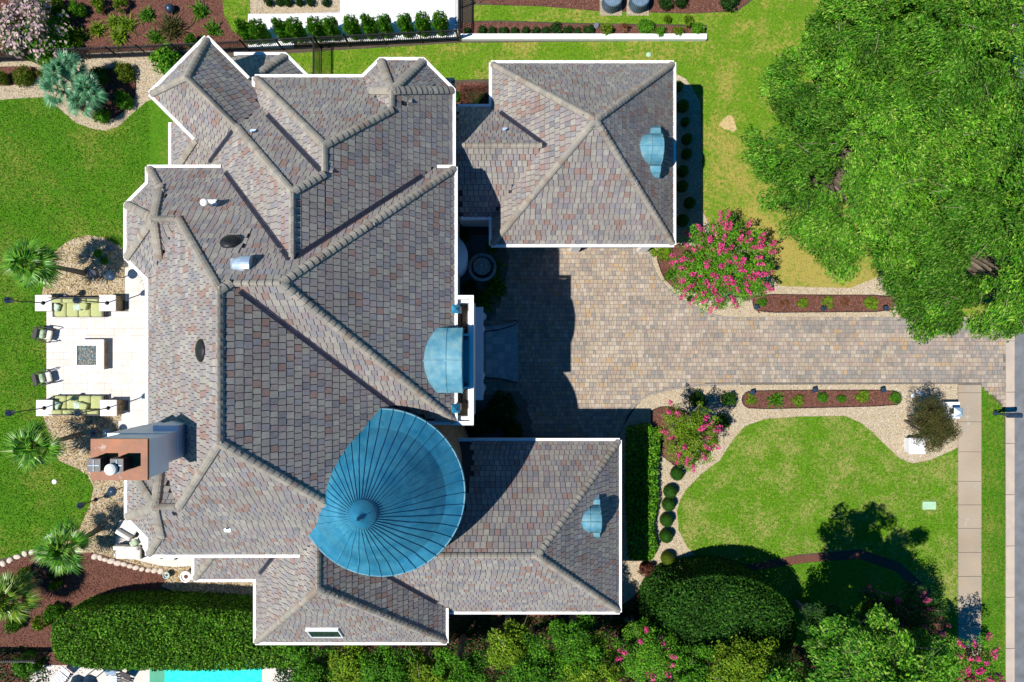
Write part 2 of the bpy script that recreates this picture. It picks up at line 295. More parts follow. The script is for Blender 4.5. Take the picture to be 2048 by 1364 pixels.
# copper-brown soil edge of the front lawn is left to gravel. loose stones :
def chaikin(pts, it=2):
    for _ in range(it):
        o = [pts[0]]
        for a, b in zip(pts[:-1], pts[1:]): o += [(a[0] * .75 + b[0] * .25, a[1] * .75 + b[1] * .25), (a[0] * .25 + b[0] * .75, a[1] * .25 + b[1] * .75)]
        pts = o + [pts[-1]]
    return pts
driveway = [(2010, 637)] + chaikin([(1480, 637), (1440, 635), (1400, 622), (1360, 600), (1325, 570), (1305, 540), (1297, 500)]) + [(1297, 470), (890, 470), (890, 900), (1236, 900), (1240, 865), (1252, 830), (1275, 803), (1300, 788), (1340, 778), (1400, 770), (1480, 768), (1962, 768), (2008, 814), (2010, 814)]
patio = [(94, 622), (94, 792), (250, 792), (250, 900), (320, 900), (320, 500), (250, 500), (250, 622)]
def scatter(polys, dens, excl):
    out = []
    for p in polys:
        xy = np.array([P2(*c) for c in p]); lo = xy.min(0); hi = xy.max(0); n = int((hi - lo).prod() * dens)
        X = rng.uniform(lo[0], hi[0], n); Y = rng.uniform(lo[1], hi[1], n); k = inside([tuple(c) for c in xy], X, Y)
        for e in excl: k &= ~inside([P2(*c) for c in e], X, Y)
        out.append(np.c_[X[k], Y[k]])
    return np.concatenate(out)
hb = [(300, 120), (520, 120), (900, 150), (900, 1200), (300, 1080)]
def stones(name, XY, z, smin, smax, cols, mtl):
    n = len(XY); s = rng.uniform(smin, smax, n); oc = np.array([(1, 0, 0), (0, 1, 0), (-1, 0, 0), (0, -1, 0), (0, 0, 1)], float)
    a = rng.uniform(0, 6.28, n); ca, sa = np.cos(a), np.sin(a); sy = rng.uniform(.55, .95, n)
    x = oc[None, :, 0] * s[:, None]; y = oc[None, :, 1] * (s * sy)[:, None]; zz = oc[None, :, 2] * (s * .7)[:, None]
    V = np.stack([XY[:, 0:1] + x * ca[:, None] - y * sa[:, None], XY[:, 1:2] + x * sa[:, None] + y * ca[:, None], z + zz], -1).reshape(-1, 3)
    F = (np.array([(0, 1, 4), (1, 2, 4), (2, 3, 4), (3, 0, 4)])[None] + (np.arange(n) * 5)[:, None, None]).reshape(-1, 3)
    c = np.array(cols)[rng.integers(0, len(cols), n)] * rng.uniform(.75, 1.2, (n, 1)); C = np.repeat(c, 5, 0)
    return tag(obj(name, fastmesh(name, V, F, mtl, colr=C)), kind='stuff')
GC = [(.50, .42, .30), (.62, .55, .44), (.40, .31, .19), (.55, .42, .24), (.32, .27, .21), (.70, .66, .58)]
GC2 = [(.56, .40, .18), (.66, .52, .28), (.38, .25, .11), (.60, .50, .34), (.24, .19, .13), (.74, .66, .52)]
ex = mulches + [l for l, _ in LAWNS] + [driveway, patio]
stones('gravel_stones', scatter([gravels[0], gravels[4], gravels[5], gravels[6]], 300, ex), 0.01, .018, .045, GC, STONE)
stones('pebble_stones', scatter(gravels[1:4], 260, ex), 0.01, .03, .075, GC2, STONE)
MC = [(.22, .09, .06), (.13, .05, .035), (.27, .14, .10), (.09, .04, .03)]
stones('mulch_chips', scatter(mulches[:10] + [mulches[13]], 220, [driveway, lawn_top, lawn_front]), 0.016, .02, .06, MC, STONE)
# grass blades, one tuft per triangle
gb = []; gcol = []
for (p, k), dn in zip(LAWNS, (300, 150, 280, 280, 60, 200)):
    XY = scatter([p], dn, [hb] if k in ('back',) else [])
    XY = XY[(np.abs(XY[:, 0]) < 31.5) & (np.abs(XY[:, 1]) < 21)]
    XY = XY + rng.normal(0, .03, XY.shape); n = len(XY); a = rng.uniform(0, 6.28, n); h = rng.uniform(.03, .075, n); wd = rng.uniform(.016, .036, n); ln = rng.uniform(.0, .08, n); a2 = rng.uniform(0, 6.28, n)
    A = np.c_[XY[:, 0] + np.cos(a) * wd, XY[:, 1] + np.sin(a) * wd, np.full(n, .028)]; B = np.c_[XY[:, 0] - np.cos(a) * wd, XY[:, 1] - np.sin(a) * wd, np.full(n, .028)]
    Cc = np.c_[XY[:, 0] + np.cos(a2) * ln, XY[:, 1] + np.sin(a2) * ln, .03 + h]
    base = np.array({'back': (.095, .27, .008), 'top': (.16, .31, .015), 'front': (.145, .32, .012)}[k]); dry = np.array((.36, .32, .11))
    ds = np.clip(1.15 - np.hypot(XY[:, 0] - 15.5, XY[:, 1] - 4) / 8.5, 0, .9) if k == 'top' else 0
    f = np.sin(XY[:, 0] * 1.3 + np.sin(XY[:, 1] * .9) * 2) * np.sin(XY[:, 1] * 1.1 + np.sin(XY[:, 0] * .7) * 2) * .35 + rng.uniform(0, .7, n) - (.45 if k == 'back' else .2 if k == 'front' else .1)
    f = np.clip(f + ds, 0, 1)[:, None]; c = (base * (1 - f) + dry * f) * rng.uniform(.45, 1.45, (n, 1))
    gb.append(np.stack([A, B, Cc], 1).reshape(-1, 3)); gcol.append(np.repeat(c, 3, 0))
V = np.concatenate(gb); F = np.arange(len(V)).reshape(-1, 3)
tag(obj('grass_blades', fastmesh('grass_blades', V, F, GRASS, colr=np.concatenate(gcol))), kind='stuff')
# bare patch in the side lawn
dp = [(1446, 238), (1455, 231), (1464, 232), (1469, 243), (1473, 258), (1466, 266), (1458, 260), (1449, 259), (1438, 251)]
sheet('bare_patch', dp, 0.036, mat('dry_straw', (0.50, 0.36, 0.18), (0.42, 0.33, 0.16), 9, 1))
# road, kerb, pavement
b = MB(); b.box((P2(2090, 0)[0] + 1.9, 0, -.03), (7.5, 120, .06)); tag(b.build('road', M['asphalt']), kind='structure')
kx = P2(2019, 0)[0]; kr = MB(); kr.box((kx, 0, -.04), (P2(2028, 0)[0] - P2(2009, 0)[0], 119, .08)); kerb = tag(kr.build('kerb', M['joint']), kind='structure')
y = 21.0; n = 0
while y > -21.5:
    kb = MB(); kb.box((kx - .11, y - 1.49, .02), (.30, 2.97, .11)); kb.box((kx + .16, y - 1.49, .005), (.22, 2.97, .07)); kb.build('kerb_stone', M['kerb'], kerb); y -= 3.0
sw = sheet('pavement', [(1915, 768), (1962, 768), (1962, 1430), (1915, 1430)], 0.02, M['joint'])
ys = [769, 785, 843, 903, 962, 1009, 1056, 1104, 1152, 1199, 1248, 1296, 1344, 1392, 1430]
for i in range(len(ys) - 1):
    a = P2(1915.4, ys[i] + .7); c = P2(1961.6, ys[i + 1] - .2); b = MB(); b.box(((a[0] + c[0]) / 2, (a[1] + c[1]) / 2, .03 + .003 * (i % 3)), (c[0] - a[0], a[1] - c[1], .04)); b.build('concrete_slab', M['concrete'], sw)
# ---------------- tiles helper : many boxes -> 300 largest as children, rest as one stuff mesh
UB = {}
def unit_box(m):
    if m.name not in UB:
        b = MB(); b.box((0, 0, 0), (1, 1, 1)); o = b.build('unit', m); UB[m.name] = o.data; bpy.data.objects.remove(o)
    return UB[m.name]
def pieces(name, stuffname, C, X, Y, Z, mi, mats, parent, nmax=300, order=None, mesh_fn=None, org=Vector((0, 0, 0))):
    """C centres, X/Y/Z full-size axis vectors (N,3)."""
    n = len(C); idx = np.arange(n) if order is None else order; top = idx[:nmax]; rest = idx[nmax:]
    for i in top:
        o = bpy.data.objects.new(name, unit_box(mats[mi[i]])); col.objects.link(o); o.parent = parent
        m = Matrix.Identity(4)
        for r in range(3): m[r][0] = X[i, r]; m[r][1] = Y[i, r]; m[r][2] = Z[i, r]; m[r][3] = C[i, r] - org[r]
        o.matrix_local = m
    if len(rest):
        S = np.array([(-1, -1, -1), (1, -1, -1), (1, 1, -1), (-1, 1, -1), (-1, -1, 1), (1, -1, 1), (1, 1, 1), (-1, 1, 1)]) * .5
        V = C[rest][:, None] + S[None, :, 0:1] * X[rest][:, None] + S[None, :, 1:2] * Y[rest][:, None] + S[None, :, 2:3] * Z[rest][:, None] - np.array(org)
        Fq = np.array([(4, 5, 6, 7), (0, 1, 5, 4), (1, 2, 6, 5), (2, 3, 7, 6), (3, 0, 4, 7)])
        F = (Fq[None] + (np.arange(len(rest)) * 8)[:, None, None]).reshape(-1, 4)
        o = obj(stuffname, fastmesh(stuffname, V.reshape(-1, 3), F, mats, mi=np.repeat(mi[rest], 5)), parent); o['kind'] = 'stuff'
# driveway pavers
dv = sheet('driveway', driveway, 0.024, M['joint'])
dpoly = [P2(*c) for c in driveway]; Cx = []; Sz = []; Cm = []
yy = P2(0, 468)[1]; ymin = P2(0, 902)[1]; row = 0
while yy > ymin:
    rh = .225 + (.05 if row % 3 == 0 else 0); x = P2(888, 0)[0] + rng.uniform(0, .2)
    while x < P2(2012, 0)[0]:
        wd = rng.choice([.15, .225, .30], p=[.25, .45, .30]); Cx.append((x + wd / 2, yy - rh / 2)); Sz.append((wd, rh)); x += wd
    yy -= rh; row += 1
Cx = np.array(Cx); Sz = np.array(Sz); k = inside(dpoly, Cx[:, 0], Cx[:, 1])
k &= ~inside([P2(*c) for c in [(905, 440), (1000, 440), (1018, 520), (1010, 590), (985, 640), (905, 640)]], Cx[:, 0], Cx[:, 1])
k &= ~inside([P2(*c) for c in [(900, 800), (1040, 780), (1062, 830), (1060, 890), (900, 890)]], Cx[:, 0], Cx[:, 1])
Cx = Cx[k]; Sz = Sz[k]; n = len(Cx); mi = rng.choice(7, n, p=PAVE_P)
# tyre-worn, greyer courses along the two wheel tracks and edges of the drive
px = Cx[:, 0] * U + 1024; py = 682 - Cx[:, 1] * U
wear = (px > 1500) * (np.exp(-((py - 652) / 13) ** 2) + np.exp(-((py - 752) / 14) ** 2) + .55 * np.exp(-((py - 705) / 9) ** 2)) * np.clip((px - 1450) / 200, 0, 1)
gk = rng.uniform(0, 1, n) < wear * .85; mi[gk] = rng.choice([2, 5], gk.sum(), p=[.7, .3])
Z0 = .045 + rng.uniform(-.004, .004, n); zz = np.zeros(n)
CC = np.c_[Cx, Z0 - .02]; XX = np.c_[Sz[:, 0] - .020, rng.uniform(-.006, .006, n), zz]; YY = np.c_[zz, Sz[:, 1] - .020, zz]; ZZ = np.c_[rng.uniform(-.001, .001, (n, 2)), zz + .04]
vis = (px > 1150) & (px < 2000) & (py > 500) & (py < 765)
pieces('paver', 'pavers', CC, XX, YY, ZZ, mi, PAVE, dv, order=np.argsort(-(Sz.prod(1) * (1 + vis) + rng.uniform(0, .01, n))))
# soldier course along the two curves
sc_pts = [driveway[i] for i in range(1, len(driveway)) if 1297 <= driveway[i][0] <= 1500 and driveway[i][1] < 640 and driveway[i][1] > 480]
sc2 = [(1240, 865), (1252, 830), (1275, 803), (1300, 788), (1340, 778), (1400, 770), (1480, 768)]
bo = MB()
for line in (sc_pts, sc2):
    pts = [Vector((*P2(*p), .045)) for p in line]
    for a, c in zip(pts[:-1], pts[1:]):
        L = (c - a).length; nn = max(1, int(L / .2)); ang = math.atan2(c.y - a.y, c.x - a.x)
        for i in range(nn): bo.box(a.lerp(c, (i + .5) / nn), (L / nn - .015, .12, .05), ang)
o = bo.build('soldier_course', PAVE[2], dv); o['kind'] = 'stuff'
# patio travertine
pt = sheet('patio', patio, 0.03, M['joint']); pp = [P2(*c) for c in patio]
tr2 = [mat('travertine_warm', (0.61, 0.56, 0.505), (0.54, 0.49, 0.43), 2, .6), mat('travertine_grey', (0.60, 0.59, 0.58), (0.54, 0.525, 0.505), 2, .6), M['travertine']]
Cx = []; Sz = []; yy = P2(0, 500)[1]; 
while yy > P2(0, 905)[1]:
    rh = rng.choice([.4, .6]); x = P2(94, 0)[0]
    while x < P2(322, 0)[0]:
        wd = rng.choice([.4, .6, .8]); Cx.append((x + wd / 2, yy - rh / 2)); Sz.append((wd, rh)); x += wd
    yy -= rh
Cx = np.array(Cx); Sz = np.array(Sz); k = inside(pp, Cx[:, 0], Cx[:, 1]); Cx = Cx[k]; Sz = Sz[k]; n = len(Cx); zz = np.zeros(n)
pieces('travertine_tile', 'travertine_tiles', np.c_[Cx, zz + .04], np.c_[Sz[:, 0] - .008, zz, zz], np.c_[zz, Sz[:, 1] - .008, zz], np.c_[zz, zz, zz + .03], rng.integers(0, 3, n), tr2, pt)
# white neighbour paving
nb = sheet('neighbour_paving', [(500, 30), (682, 24), (682, -60), (916, -60), (916, 78), (500, 88)], 0.02, mat('white_joint', (.5, .5, .52), (.45, .45, .47), 2, .8))
nbp = [P2(*c) for c in [(500, 30), (682, 24), (682, -60), (916, -60), (916, 78), (500, 88)]]
Cx = []
for i in range(19):
    for j in range(7):
        Cx.append((P2(508 + i * 23, 0)[0], P2(0, 86 - j * 23)[1]))
Cx = np.array(Cx); k = inside(nbp, Cx[:, 0], Cx[:, 1]); Cx = Cx[k]; n = len(Cx); zz = np.zeros(n); s = 23 * q - .012
pieces('white_slab', 'white_slabs', np.c_[Cx, zz + .03], np.c_[zz + s, zz, zz], np.c_[zz, zz + s, zz], np.c_[zz, zz, zz + .04], np.zeros(n, int), [M['whitepave']], nb)
# pool at the foot of the picture
sheet('pool_deck', [(60, 1330), (596, 1330), (600, 1430), (60, 1430)], 0.03, M['travertine'], .02)
sheet('pool_water', [(330, 1325), (524, 1325), (524, 1430), (330, 1430)], 0.045, M['poolwater'])
sheet('pool_step', [(300, 1325), (330, 1325), (330, 1430), (300, 1430)], 0.045, M['poolstep'])
# ================================================================ HOUSE (roof worked out in plan units u, 1 u = q metres)
HO = Vector((-9, -1, 0))
house = empty('house', HO); tag(house, 'large white villa with mottled grey and brown shingle roofs and blue-green copper turret', 'house')
def convex_clip(poly, a, b, c):            # keep a*x+b*y+c >= 0
    out = []; n = len(poly)
    for i in range(n):
        p = poly[i]; r = poly[(i + 1) % n]; fp = a * p[0] + b * p[1] + c; fr = a * r[0] + b * r[1] + c
        if fp >= 0: out.append(p)
        if (fp >= 0) != (fr >= 0): t = fp / (fp - fr); out.append((p[0] + t * (r[0] - p[0]), p[1] + t * (r[1] - p[1])))
    return out
VOL = []
def volume(pts, kinds, z0, m=1.1, clip=None, walls=True):
    n = len(pts); pl = []
    for i in range(n):
        if kinds[i] == 'e':
            p = pts[i]; r = pts[(i + 1) % n]; L = math.hypot(r[0] - p[0], r[1] - p[1]); nx, ny = -(r[1] - p[1]) / L, (r[0] - p[0]) / L
            pl.append(dict(a=m * nx, b=m * ny, c=z0 - m * (nx * p[0] + ny * p[1]), p=p, r=r, n=(nx, ny), e=((r[0] - p[0]) / L, (r[1] - p[1]) / L), m=m))
    dom = list(pts)
    if clip: dom = convex_clip(dom, *clip)
    VOL.append(dict(pts=pts, kinds=kinds, z0=z0, planes=pl, dom=dom, walls=walls))
def dxy(p): return p
# 0 main east
volume([(-340, -119), (-86, -119), (-86, 256), (-340, 256)], 'eeeo', 352)
# 1 main west
volume([(-539, -316), (-145, -316), (-145, 256), (-539, 256)], 'eeee', 352)
# 2 NW bay, 3 SW bay
for cx, cy, a in ((-478, 163, 93), (-475, -221, 95)):
    b_ = a * .4142
    volume([(cx + 60, cy + a), (cx - b_, cy + a), (cx - a, cy + b_), (cx - a, cy - b_), (cx - b_, cy - a), (cx + 60, cy - a)], 'eeeeeo', 352)
volume([(-436, -513), (-114, -513), (-114, -230), (-436, -230)], 'eeoe', 200, 1.23)                # 4 south wing
volume([(-245, -467), (184, -467), (184, -174), (-245, -174)], 'eeeo', 184, 1.12)                # 5 SE garage
volume([(-541, -405), (-330, -405), (-330, -290), (-541, -290)], 'eooe', 200)                    # 6 low lean-to
volume([(-33, 165), (271.6, 165), (271.6, 468.7), (-33, 468.7)], 'eeee', 210, 1.17)              # 7 NE garage
volume([(-100, 211.5), (60, 211.5), (60, 395), (-100, 395)], 'eoeo', 210, 1.07)                  # 8 link
volume([(-389, 100), (-92, 100), (-92, 380.5), (-110.5, 399), (-389, 399)], 'oeeee', 328)         # 9 north wing
volume([(-244, 200), (-92, 200), (-92, 380.5), (-136.5, 425), (-199.5, 425), (-244, 380.5)], 'oeeeee', 328)   # 10 north bay
s2 = math.sqrt(2)
def sr(s, r): return ((s - r) / s2, (s + r) / s2)
volume([sr(-4.5, 430), sr(-4.5, 654), sr(-121, 654), sr(-121, 430)], 'eeeo', 326)                 # 11 diagonal NW wing
volume([(-512, 100), (-30.2, 100), (-30.2, 424), (-512, 424)], 'oeee', 260, 1.1, clip=(-1, 0, -92.5))   # 12 core
volume([(-563, 360), (-563, 274), (-440, 151), (-400, 151), (-400, 360)], 'eeooo', 234, 1.1, clip=(-1, -1, -102))            # 13 low NW piece
volume([(-460, 402), (-307.5, 402), (-378.5, 473), (-460, 473)], 'oeeo', 232)                       # 14 low north piece
volume([sr(20, 430), sr(20, 566), sr(-62, 566), sr(-62, 430)], 'eooo', 299, walls=False)          # 15 lower sweep of the diagonal wing
def vplane(v, x, y):
    z = None
    for p in v['planes']:
        t = p['a'] * x + p['b'] * y + p['c']; z = t if z is None else np.minimum(z, t)
    return z
def env(x, y, skip=None, upto=99):
    x = np.asarray(x, float); y = np.asarray(y, float); z = np.full(x.shape, -1e3)
    for i, v in enumerate(VOL):
        if i == skip or i >= upto: continue
        k = inside(v['dom'], x, y); z = np.where(k, np.maximum(z, vplane(v, x, y)), z)
    return z
def ray_env(px, py):                        # where the sight line of a photo pixel meets the roof, plan units
    zs = np.arange(600, 100, -1.0); kx = 1365.333 - zs; kx /= 1365.333
    X = (px - 1024) * kx; Y = (682 - py) * kx; e = env(X, Y); i = np.argmax(e >= zs)
    return X[i], Y[i], zs[i]
deck = MB(HO); ft = dict(C=[], X=[], Y=[], Z=[], mi=[]); caps = dict(P=[], D=[], N=[])
for vi, v in enumerate(VOL):
    for i, p in enumerate(v['planes']):
        f = list(v['dom'])
        for j, o in enumerate(v['planes']):
            if j != i: f = convex_clip(f, o['a'] - p['a'], o['b'] - p['b'], o['c'] - p['c'])
        if len(f) < 3: continue
        zf = lambda x, y: p['a'] * x + p['b'] * y + p['c']
        vs = [(x * q, y * q, zf(x, y) * q - .02) for x, y in f]; vb = [(x, y, z - .16) for x, y, z in vs]; n = len(f)
        deck.add(vs + vb, [list(range(n)), list(range(2 * n - 1, n - 1, -1))] + [(k, k + n, (k + 1) % n + n, (k + 1) % n) for k in range(n)])
        # shingles
        e = np.array(p['e']); nn = np.array(p['n']); p0 = np.array(p['p']); m = p['m']; sl = math.sqrt(1 + m * m)
        fa = np.array(f); S = (fa - p0) @ e; T = (fa - p0) @ nn; dx = .325 / sl * U; t = T.min() - 1.5; row = 0
        if T.min() < 1: t = -2.0
        while t < T.max():
            s = S.min() - 9 + (row % 2) * 4.4 + rng.uniform(-.7, .7); offs = []
            while s < S.max(): wd = rng.choice([.235, .255, .275]) * U; offs.append((s, wd)); s += wd
            o_ = np.array(offs); cs = o_[:, 0] + o_[:, 1] / 2; ct = t + dx / 2
            P = p0[None] + cs[:, None] * e[None] + ct * nn[None]
            Pt = p0[None] + cs[:, None] * e[None] + max(ct, .5) * nn[None]
            k = inside(f, Pt[:, 0], Pt[:, 1]); zo = zf(P[:, 0], P[:, 1]); k &= (env(P[:, 0], P[:, 1], vi) < zo + 1.0)
            tie = np.ones(len(P), bool)
            for qx, qy in ((0, 0), (2.5 * nn[0], 2.5 * nn[1]), (-2.5 * nn[0], -2.5 * nn[1]), (2.5 * e[0], 2.5 * e[1]), (-2.5 * e[0], -2.5 * e[1])): tie &= env(P[:, 0] + qx, P[:, 1] + qy, vi, vi) > zf(P[:, 0] + qx, P[:, 1] + qy) - 1.0
            k &= ~tie
            P = P[k]; wd = o_[k, 1] * q; n = len(P)
            if n:
                up = np.array([nn[0], nn[1], m]) / sl; ex = np.array([e[0], e[1], 0]); N = np.cross(ex, up); N *= np.sign(N[2])
                up2 = up - N * .035; up2 /= np.linalg.norm(up2); N2 = N + up * .035
                C = np.c_[P * q, zf(P[:, 0], P[:, 1]) * q] + N * .012
                ft['C'].append(C); ft['X'].append(ex * (wd - .026)[:, None]); ft['Y'].append(np.repeat((up2 * .298)[None], n, 0)); ft['Z'].append(np.repeat((N2 * .05)[None], n, 0) * rng.uniform(.95, 1.25, (n, 1)))
                base = rng.choice(7, n, p=TILE_P); ft['mi'].append(base)
            t += dx; row += 1
    # hips and ridges
    PL = v['planes']
    for i in range(len(PL)):
        for j in range(i + 1, len(PL)):
            a = PL[i]; b_ = PL[j]; da, db, dc = a['a'] - b_['a'], a['b'] - b_['b'], a['c'] - b_['c']; L = math.hypot(da, db)
            if L < 1e-6: continue
            if a['n'][0] * b_['n'][0] + a['n'][1] * b_['n'][1] > .999: continue
            pt0 = np.array((-da * dc / L ** 2, -db * dc / L ** 2)); d = np.array((-db / L, da / L)); ts = np.arange(-900, 900, .5)
            X = pt0[0] + ts * d[0]; Y = pt0[1] + ts * d[1]; z = a['a'] * X + a['b'] * Y + a['c']
            k = inside(v['dom'], X + .01, Y + .013) & (vplane(v, X, Y) > z - .3) & (env(X, Y, vi) < z + .6)
            tie = np.ones(X.shape, bool)
            for sg in (-4, 4):
                xo = X - d[1] * sg; yo = Y + d[0] * sg; own = vplane(v, xo, yo); k &= env(xo, yo, vi) < own + .4; tie &= env(xo, yo, vi, vi) > own - .4
            k &= ~tie
            ii = np.where(k)[0]
            if len(ii) < 8: continue
            for seg in np.split(ii, np.where(np.diff(ii) > 1)[0] + 1):
                if len(seg) < 12: continue
                A = np.array([X[seg[0]], Y[seg[0]], z[seg[0]]]) * q; B = np.array([X[seg[-1]], Y[seg[-1]], z[seg[-1]]]) * q
                if A[2] > B[2]: A, B = B, A
                na = Vector((-a['a'], -a['b'], 1)).normalized(); nb_ = Vector((-b_['a'], -b_['b'], 1)).normalized()
                caps['P'].append((Vector(A), Vector(B), na, nb_))
roof = deck.build('roof', M['deck'], house)
for k in ft: ft[k] = np.concatenate(ft[k])
# projected size of each shingle in the photo, for choosing the ones built singly
view = np.array([0, 0, H]) - ft['C']; dist = np.linalg.norm(view, axis=1); area = np.abs(np.einsum('ij,ij->i', np.cross(ft['X'], ft['Y']), view)) / dist ** 3
dcz = H - ft['C'][:, 2]; sxp = ft['C'][:, 0] / dcz * 1365.333 + 1024; syp = 682 - ft['C'][:, 1] / dcz * 1365.333
cop = (np.hypot(ft['C'][:, 0] + 185.3 * q, ft['C'][:, 1] + 214.4 * q) < 119 * q) & (ft['C'][:, 2] < 470 * q)
inner = (np.hypot(ft['C'][:, 0] + 185.3 * q, ft['C'][:, 1] + 214.4 * q) < 119 * q) & (ft['C'][:, 2] < 533 * q - 1.24 * np.hypot(ft['C'][:, 0] + 185.3 * q, ft['C'][:, 1] + 214.4 * q))
keep = ~inner
for k in ft: ft[k] = ft[k][keep]
area = area[keep]; cop = cop[keep]; area[cop] = 0
order = np.argsort(-area)
print('shingles', len(area))
pieces('shingle', 'shingles', ft['C'], ft['X'], ft['Y'], ft['Z'], ft['mi'], TILE, roof, order=order, org=HO)
# ridge caps : bent strips overlapping uphill
cm = []; 
def cap_geo(A, D, L, na, nb_, lift):
    wa = (na.cross(D)).normalized(); wb = (nb_.cross(D)).normalized(); up = (na + nb_).normalized()
    if wa.dot(nb_) > 0: wa = -wa
    if wb.dot(na) > 0: wb = -wb
    r = .185; lift += .02; vs = []
    for t, l in ((0, .105), (L, .06)):
        c = A + D * t + up * (l + lift)
        for k, w_ in ((1.0, wa), (.55, wa), (0, None), (.55, wb), (1.0, wb)):
            if w_ is None: vs.append(c + up * .0)
            else: vs.append(c + w_ * r * k + up * (0.0 if k == 1 else .02) )
    vs += [x - up * .11 for x in vs]
    fs = [(i, i + 1, i + 6, i + 5) for i in range(4)] + [(10, 0, 5, 15), (4, 14, 19, 9)] + [(i + 10, i + 11, i + 1, i) for i in range(4)] + [(i + 5, i + 6, i + 16, i + 15) for i in range(4)]
    return vs, fs
capl = []
for A, B, na, nb_ in caps['P']:
    D = (B - A); L = D.length; D.normalize(); nn = max(1, round(L / .285))
    for i in range(nn): capl.append((A + D * (L * i / nn), D, L / nn + .01, na, nb_))
print('caps', len(capl))
crest = MB(HO)
ds = sorted(range(len(capl)), key=lambda i: -capl[i][0].z)
for rk, i in enumerate(ds):
    vs, fs = cap_geo(*capl[i], .01); mi = random.choices(range(4), [.4, .3, .2, .1])[0]
    if rk < 300: b = MB(HO); b.add(vs, fs); b.build('ridge_cap', CAP[mi], roof, smooth=False)
    else: crest.add(vs, fs, mi)
o = crest.build('ridge_caps', CAP, roof); o['kind'] = 'stuff'
# valley flashings, laid where two slopes meet
for a, c in [((485, 580), (800, 812)), ((453, 345), (574, 523)), ((850, 357), (596, 517)), ((524, 236), (633, 350)), ((420, 324), (459, 252)), ((1000, 225), (1100, 283)), ((520, 1146), (556, 1114)), ((752, 1156), (873, 1206))]:
    A = np.array(ray_env(*a)); B = np.array(ray_env(*c)); d = (B - A)[:2]; d /= np.linalg.norm(d); nrm = np.array((-d[1], d[0])); vs = []
    nst = 24; ctr = []
    for i in range(nst + 1):                # snap every station to the lowest point across the line
        P = A[:2] + (B - A)[:2] * i / nst; tt = np.arange(-14, 14.1, .5); e = env(P[0] + tt * nrm[0], P[1] + tt * nrm[1])
        dev = e - .5 * (env(P[0] + (tt - 5) * nrm[0], P[1] + (tt - 5) * nrm[1]) + env(P[0] + (tt + 5) * nrm[0], P[1] + (tt + 5) * nrm[1]))
        t0 = tt[np.argmin(dev)]; ctr.append((i / nst, t0))
    ctr = np.array(ctr); kf = np.polyfit(ctr[:, 0], ctr[:, 1], 1)
    vs = []; fs = []; NS = 12
    for i in range(NS + 1):
        P = A[:2] + (B - A)[:2] * i / NS + nrm * (kf[0] * i / NS + kf[1])
        for k, (w_, h_) in enumerate(((-3.4, .04), (-.8, .04), (0, .09), (.8, .04), (3.4, .04))):
            x, y = P + nrm * w_; e0 = float(env(np.array([x]), np.array([y]))[0]); vs.append((x * q, y * q, e0 * q + h_ + .05))
    for i in range(NS):
        for k in range(4): fs.append((i * 5 + k, i * 5 + k + 1, (i + 1) * 5 + k + 1, (i + 1) * 5 + k))
    n = len(vs); b = MB(HO); b.add(vs + [(x, y, z - .06) for x, y, z in vs], fs + [tuple(k + n for k in f[::-1]) for f in fs]); b.build('valley_flashing', M['valley'], roof)
# walls and gutters
for vi, v in enumerate(VOL):
    if not v['walls']: continue
    poly = list(v['pts'])
    for i in range(len(v['pts'])):
        if v['kinds'][i] == 'e':
            p = v['pts'][i]; r = v['pts'][(i + 1) % len(v['pts'])]; L = math.hypot(r[0] - p[0], r[1] - p[1]); nx, ny = -(r[1] - p[1]) / L, (r[0] - p[0]) / L
            poly = convex_clip(poly, nx, ny, -(nx * p[0] + ny * p[1]) - (17 if vi not in (5, 7) else 24))
    if vi == 12: poly = [(-500, 110), (-130, 110), (-130, 380), (-380, 380), (-440, 330), (-500, 270)]
    top = (v['z0'] - 4) * q + vi * .003
    b = MB(HO); b.prism([(x * q, y * q) for x, y in poly], .0, top); b.build('wall', M['stucco'], house)
    for i in range(len(v['pts'])):
        if v['kinds'][i] != 'e' or vi in (12, 15): continue
        p = np.array(v['pts'][i], float); r = np.array(v['pts'][(i + 1) % len(v['pts'])], float); L = np.linalg.norm(r - p); d = (r - p) / L; nrm = np.array((d[1], -d[0]))
        ts = np.arange(0, L + .5, 1.0); X = p[0] + ts * d[0] + nrm[0] * 1.5; Y = p[1] + ts * d[1] + nrm[1] * 1.5
        k = env(X, Y) < v['z0'] - 3; ii = np.where(k)[0]
        if len(ii) < 4: continue
        for seg in np.split(ii, np.where(np.diff(ii) > 1)[0] + 1):
            if len(seg) < 6: continue
            a = p + d * (ts[seg[0]] - (2.4 if seg[0] == 0 else 0)); c = p + d * (ts[seg[-1]] + (2.4 if seg[-1] >= len(ts) - 2 else 0)); mid = (a + c) / 2 + nrm * (2.4 + vi * .12)
            b = MB(HO); z = v['z0'] * q; LL = np.linalg.norm(c - a) * q; ang = math.atan2(d[1], d[0])
            b.box((mid[0] * q, mid[1] * q, z - .045 - vi * .003), (LL, .165, .15), ang); b.box(((mid[0] - nrm[0] * 7) * q, (mid[1] - nrm[1] * 7) * q, z - .16 - vi * .002), (LL - .1, .40, .05), ang)
            b.build('gutter', M['white'], house)
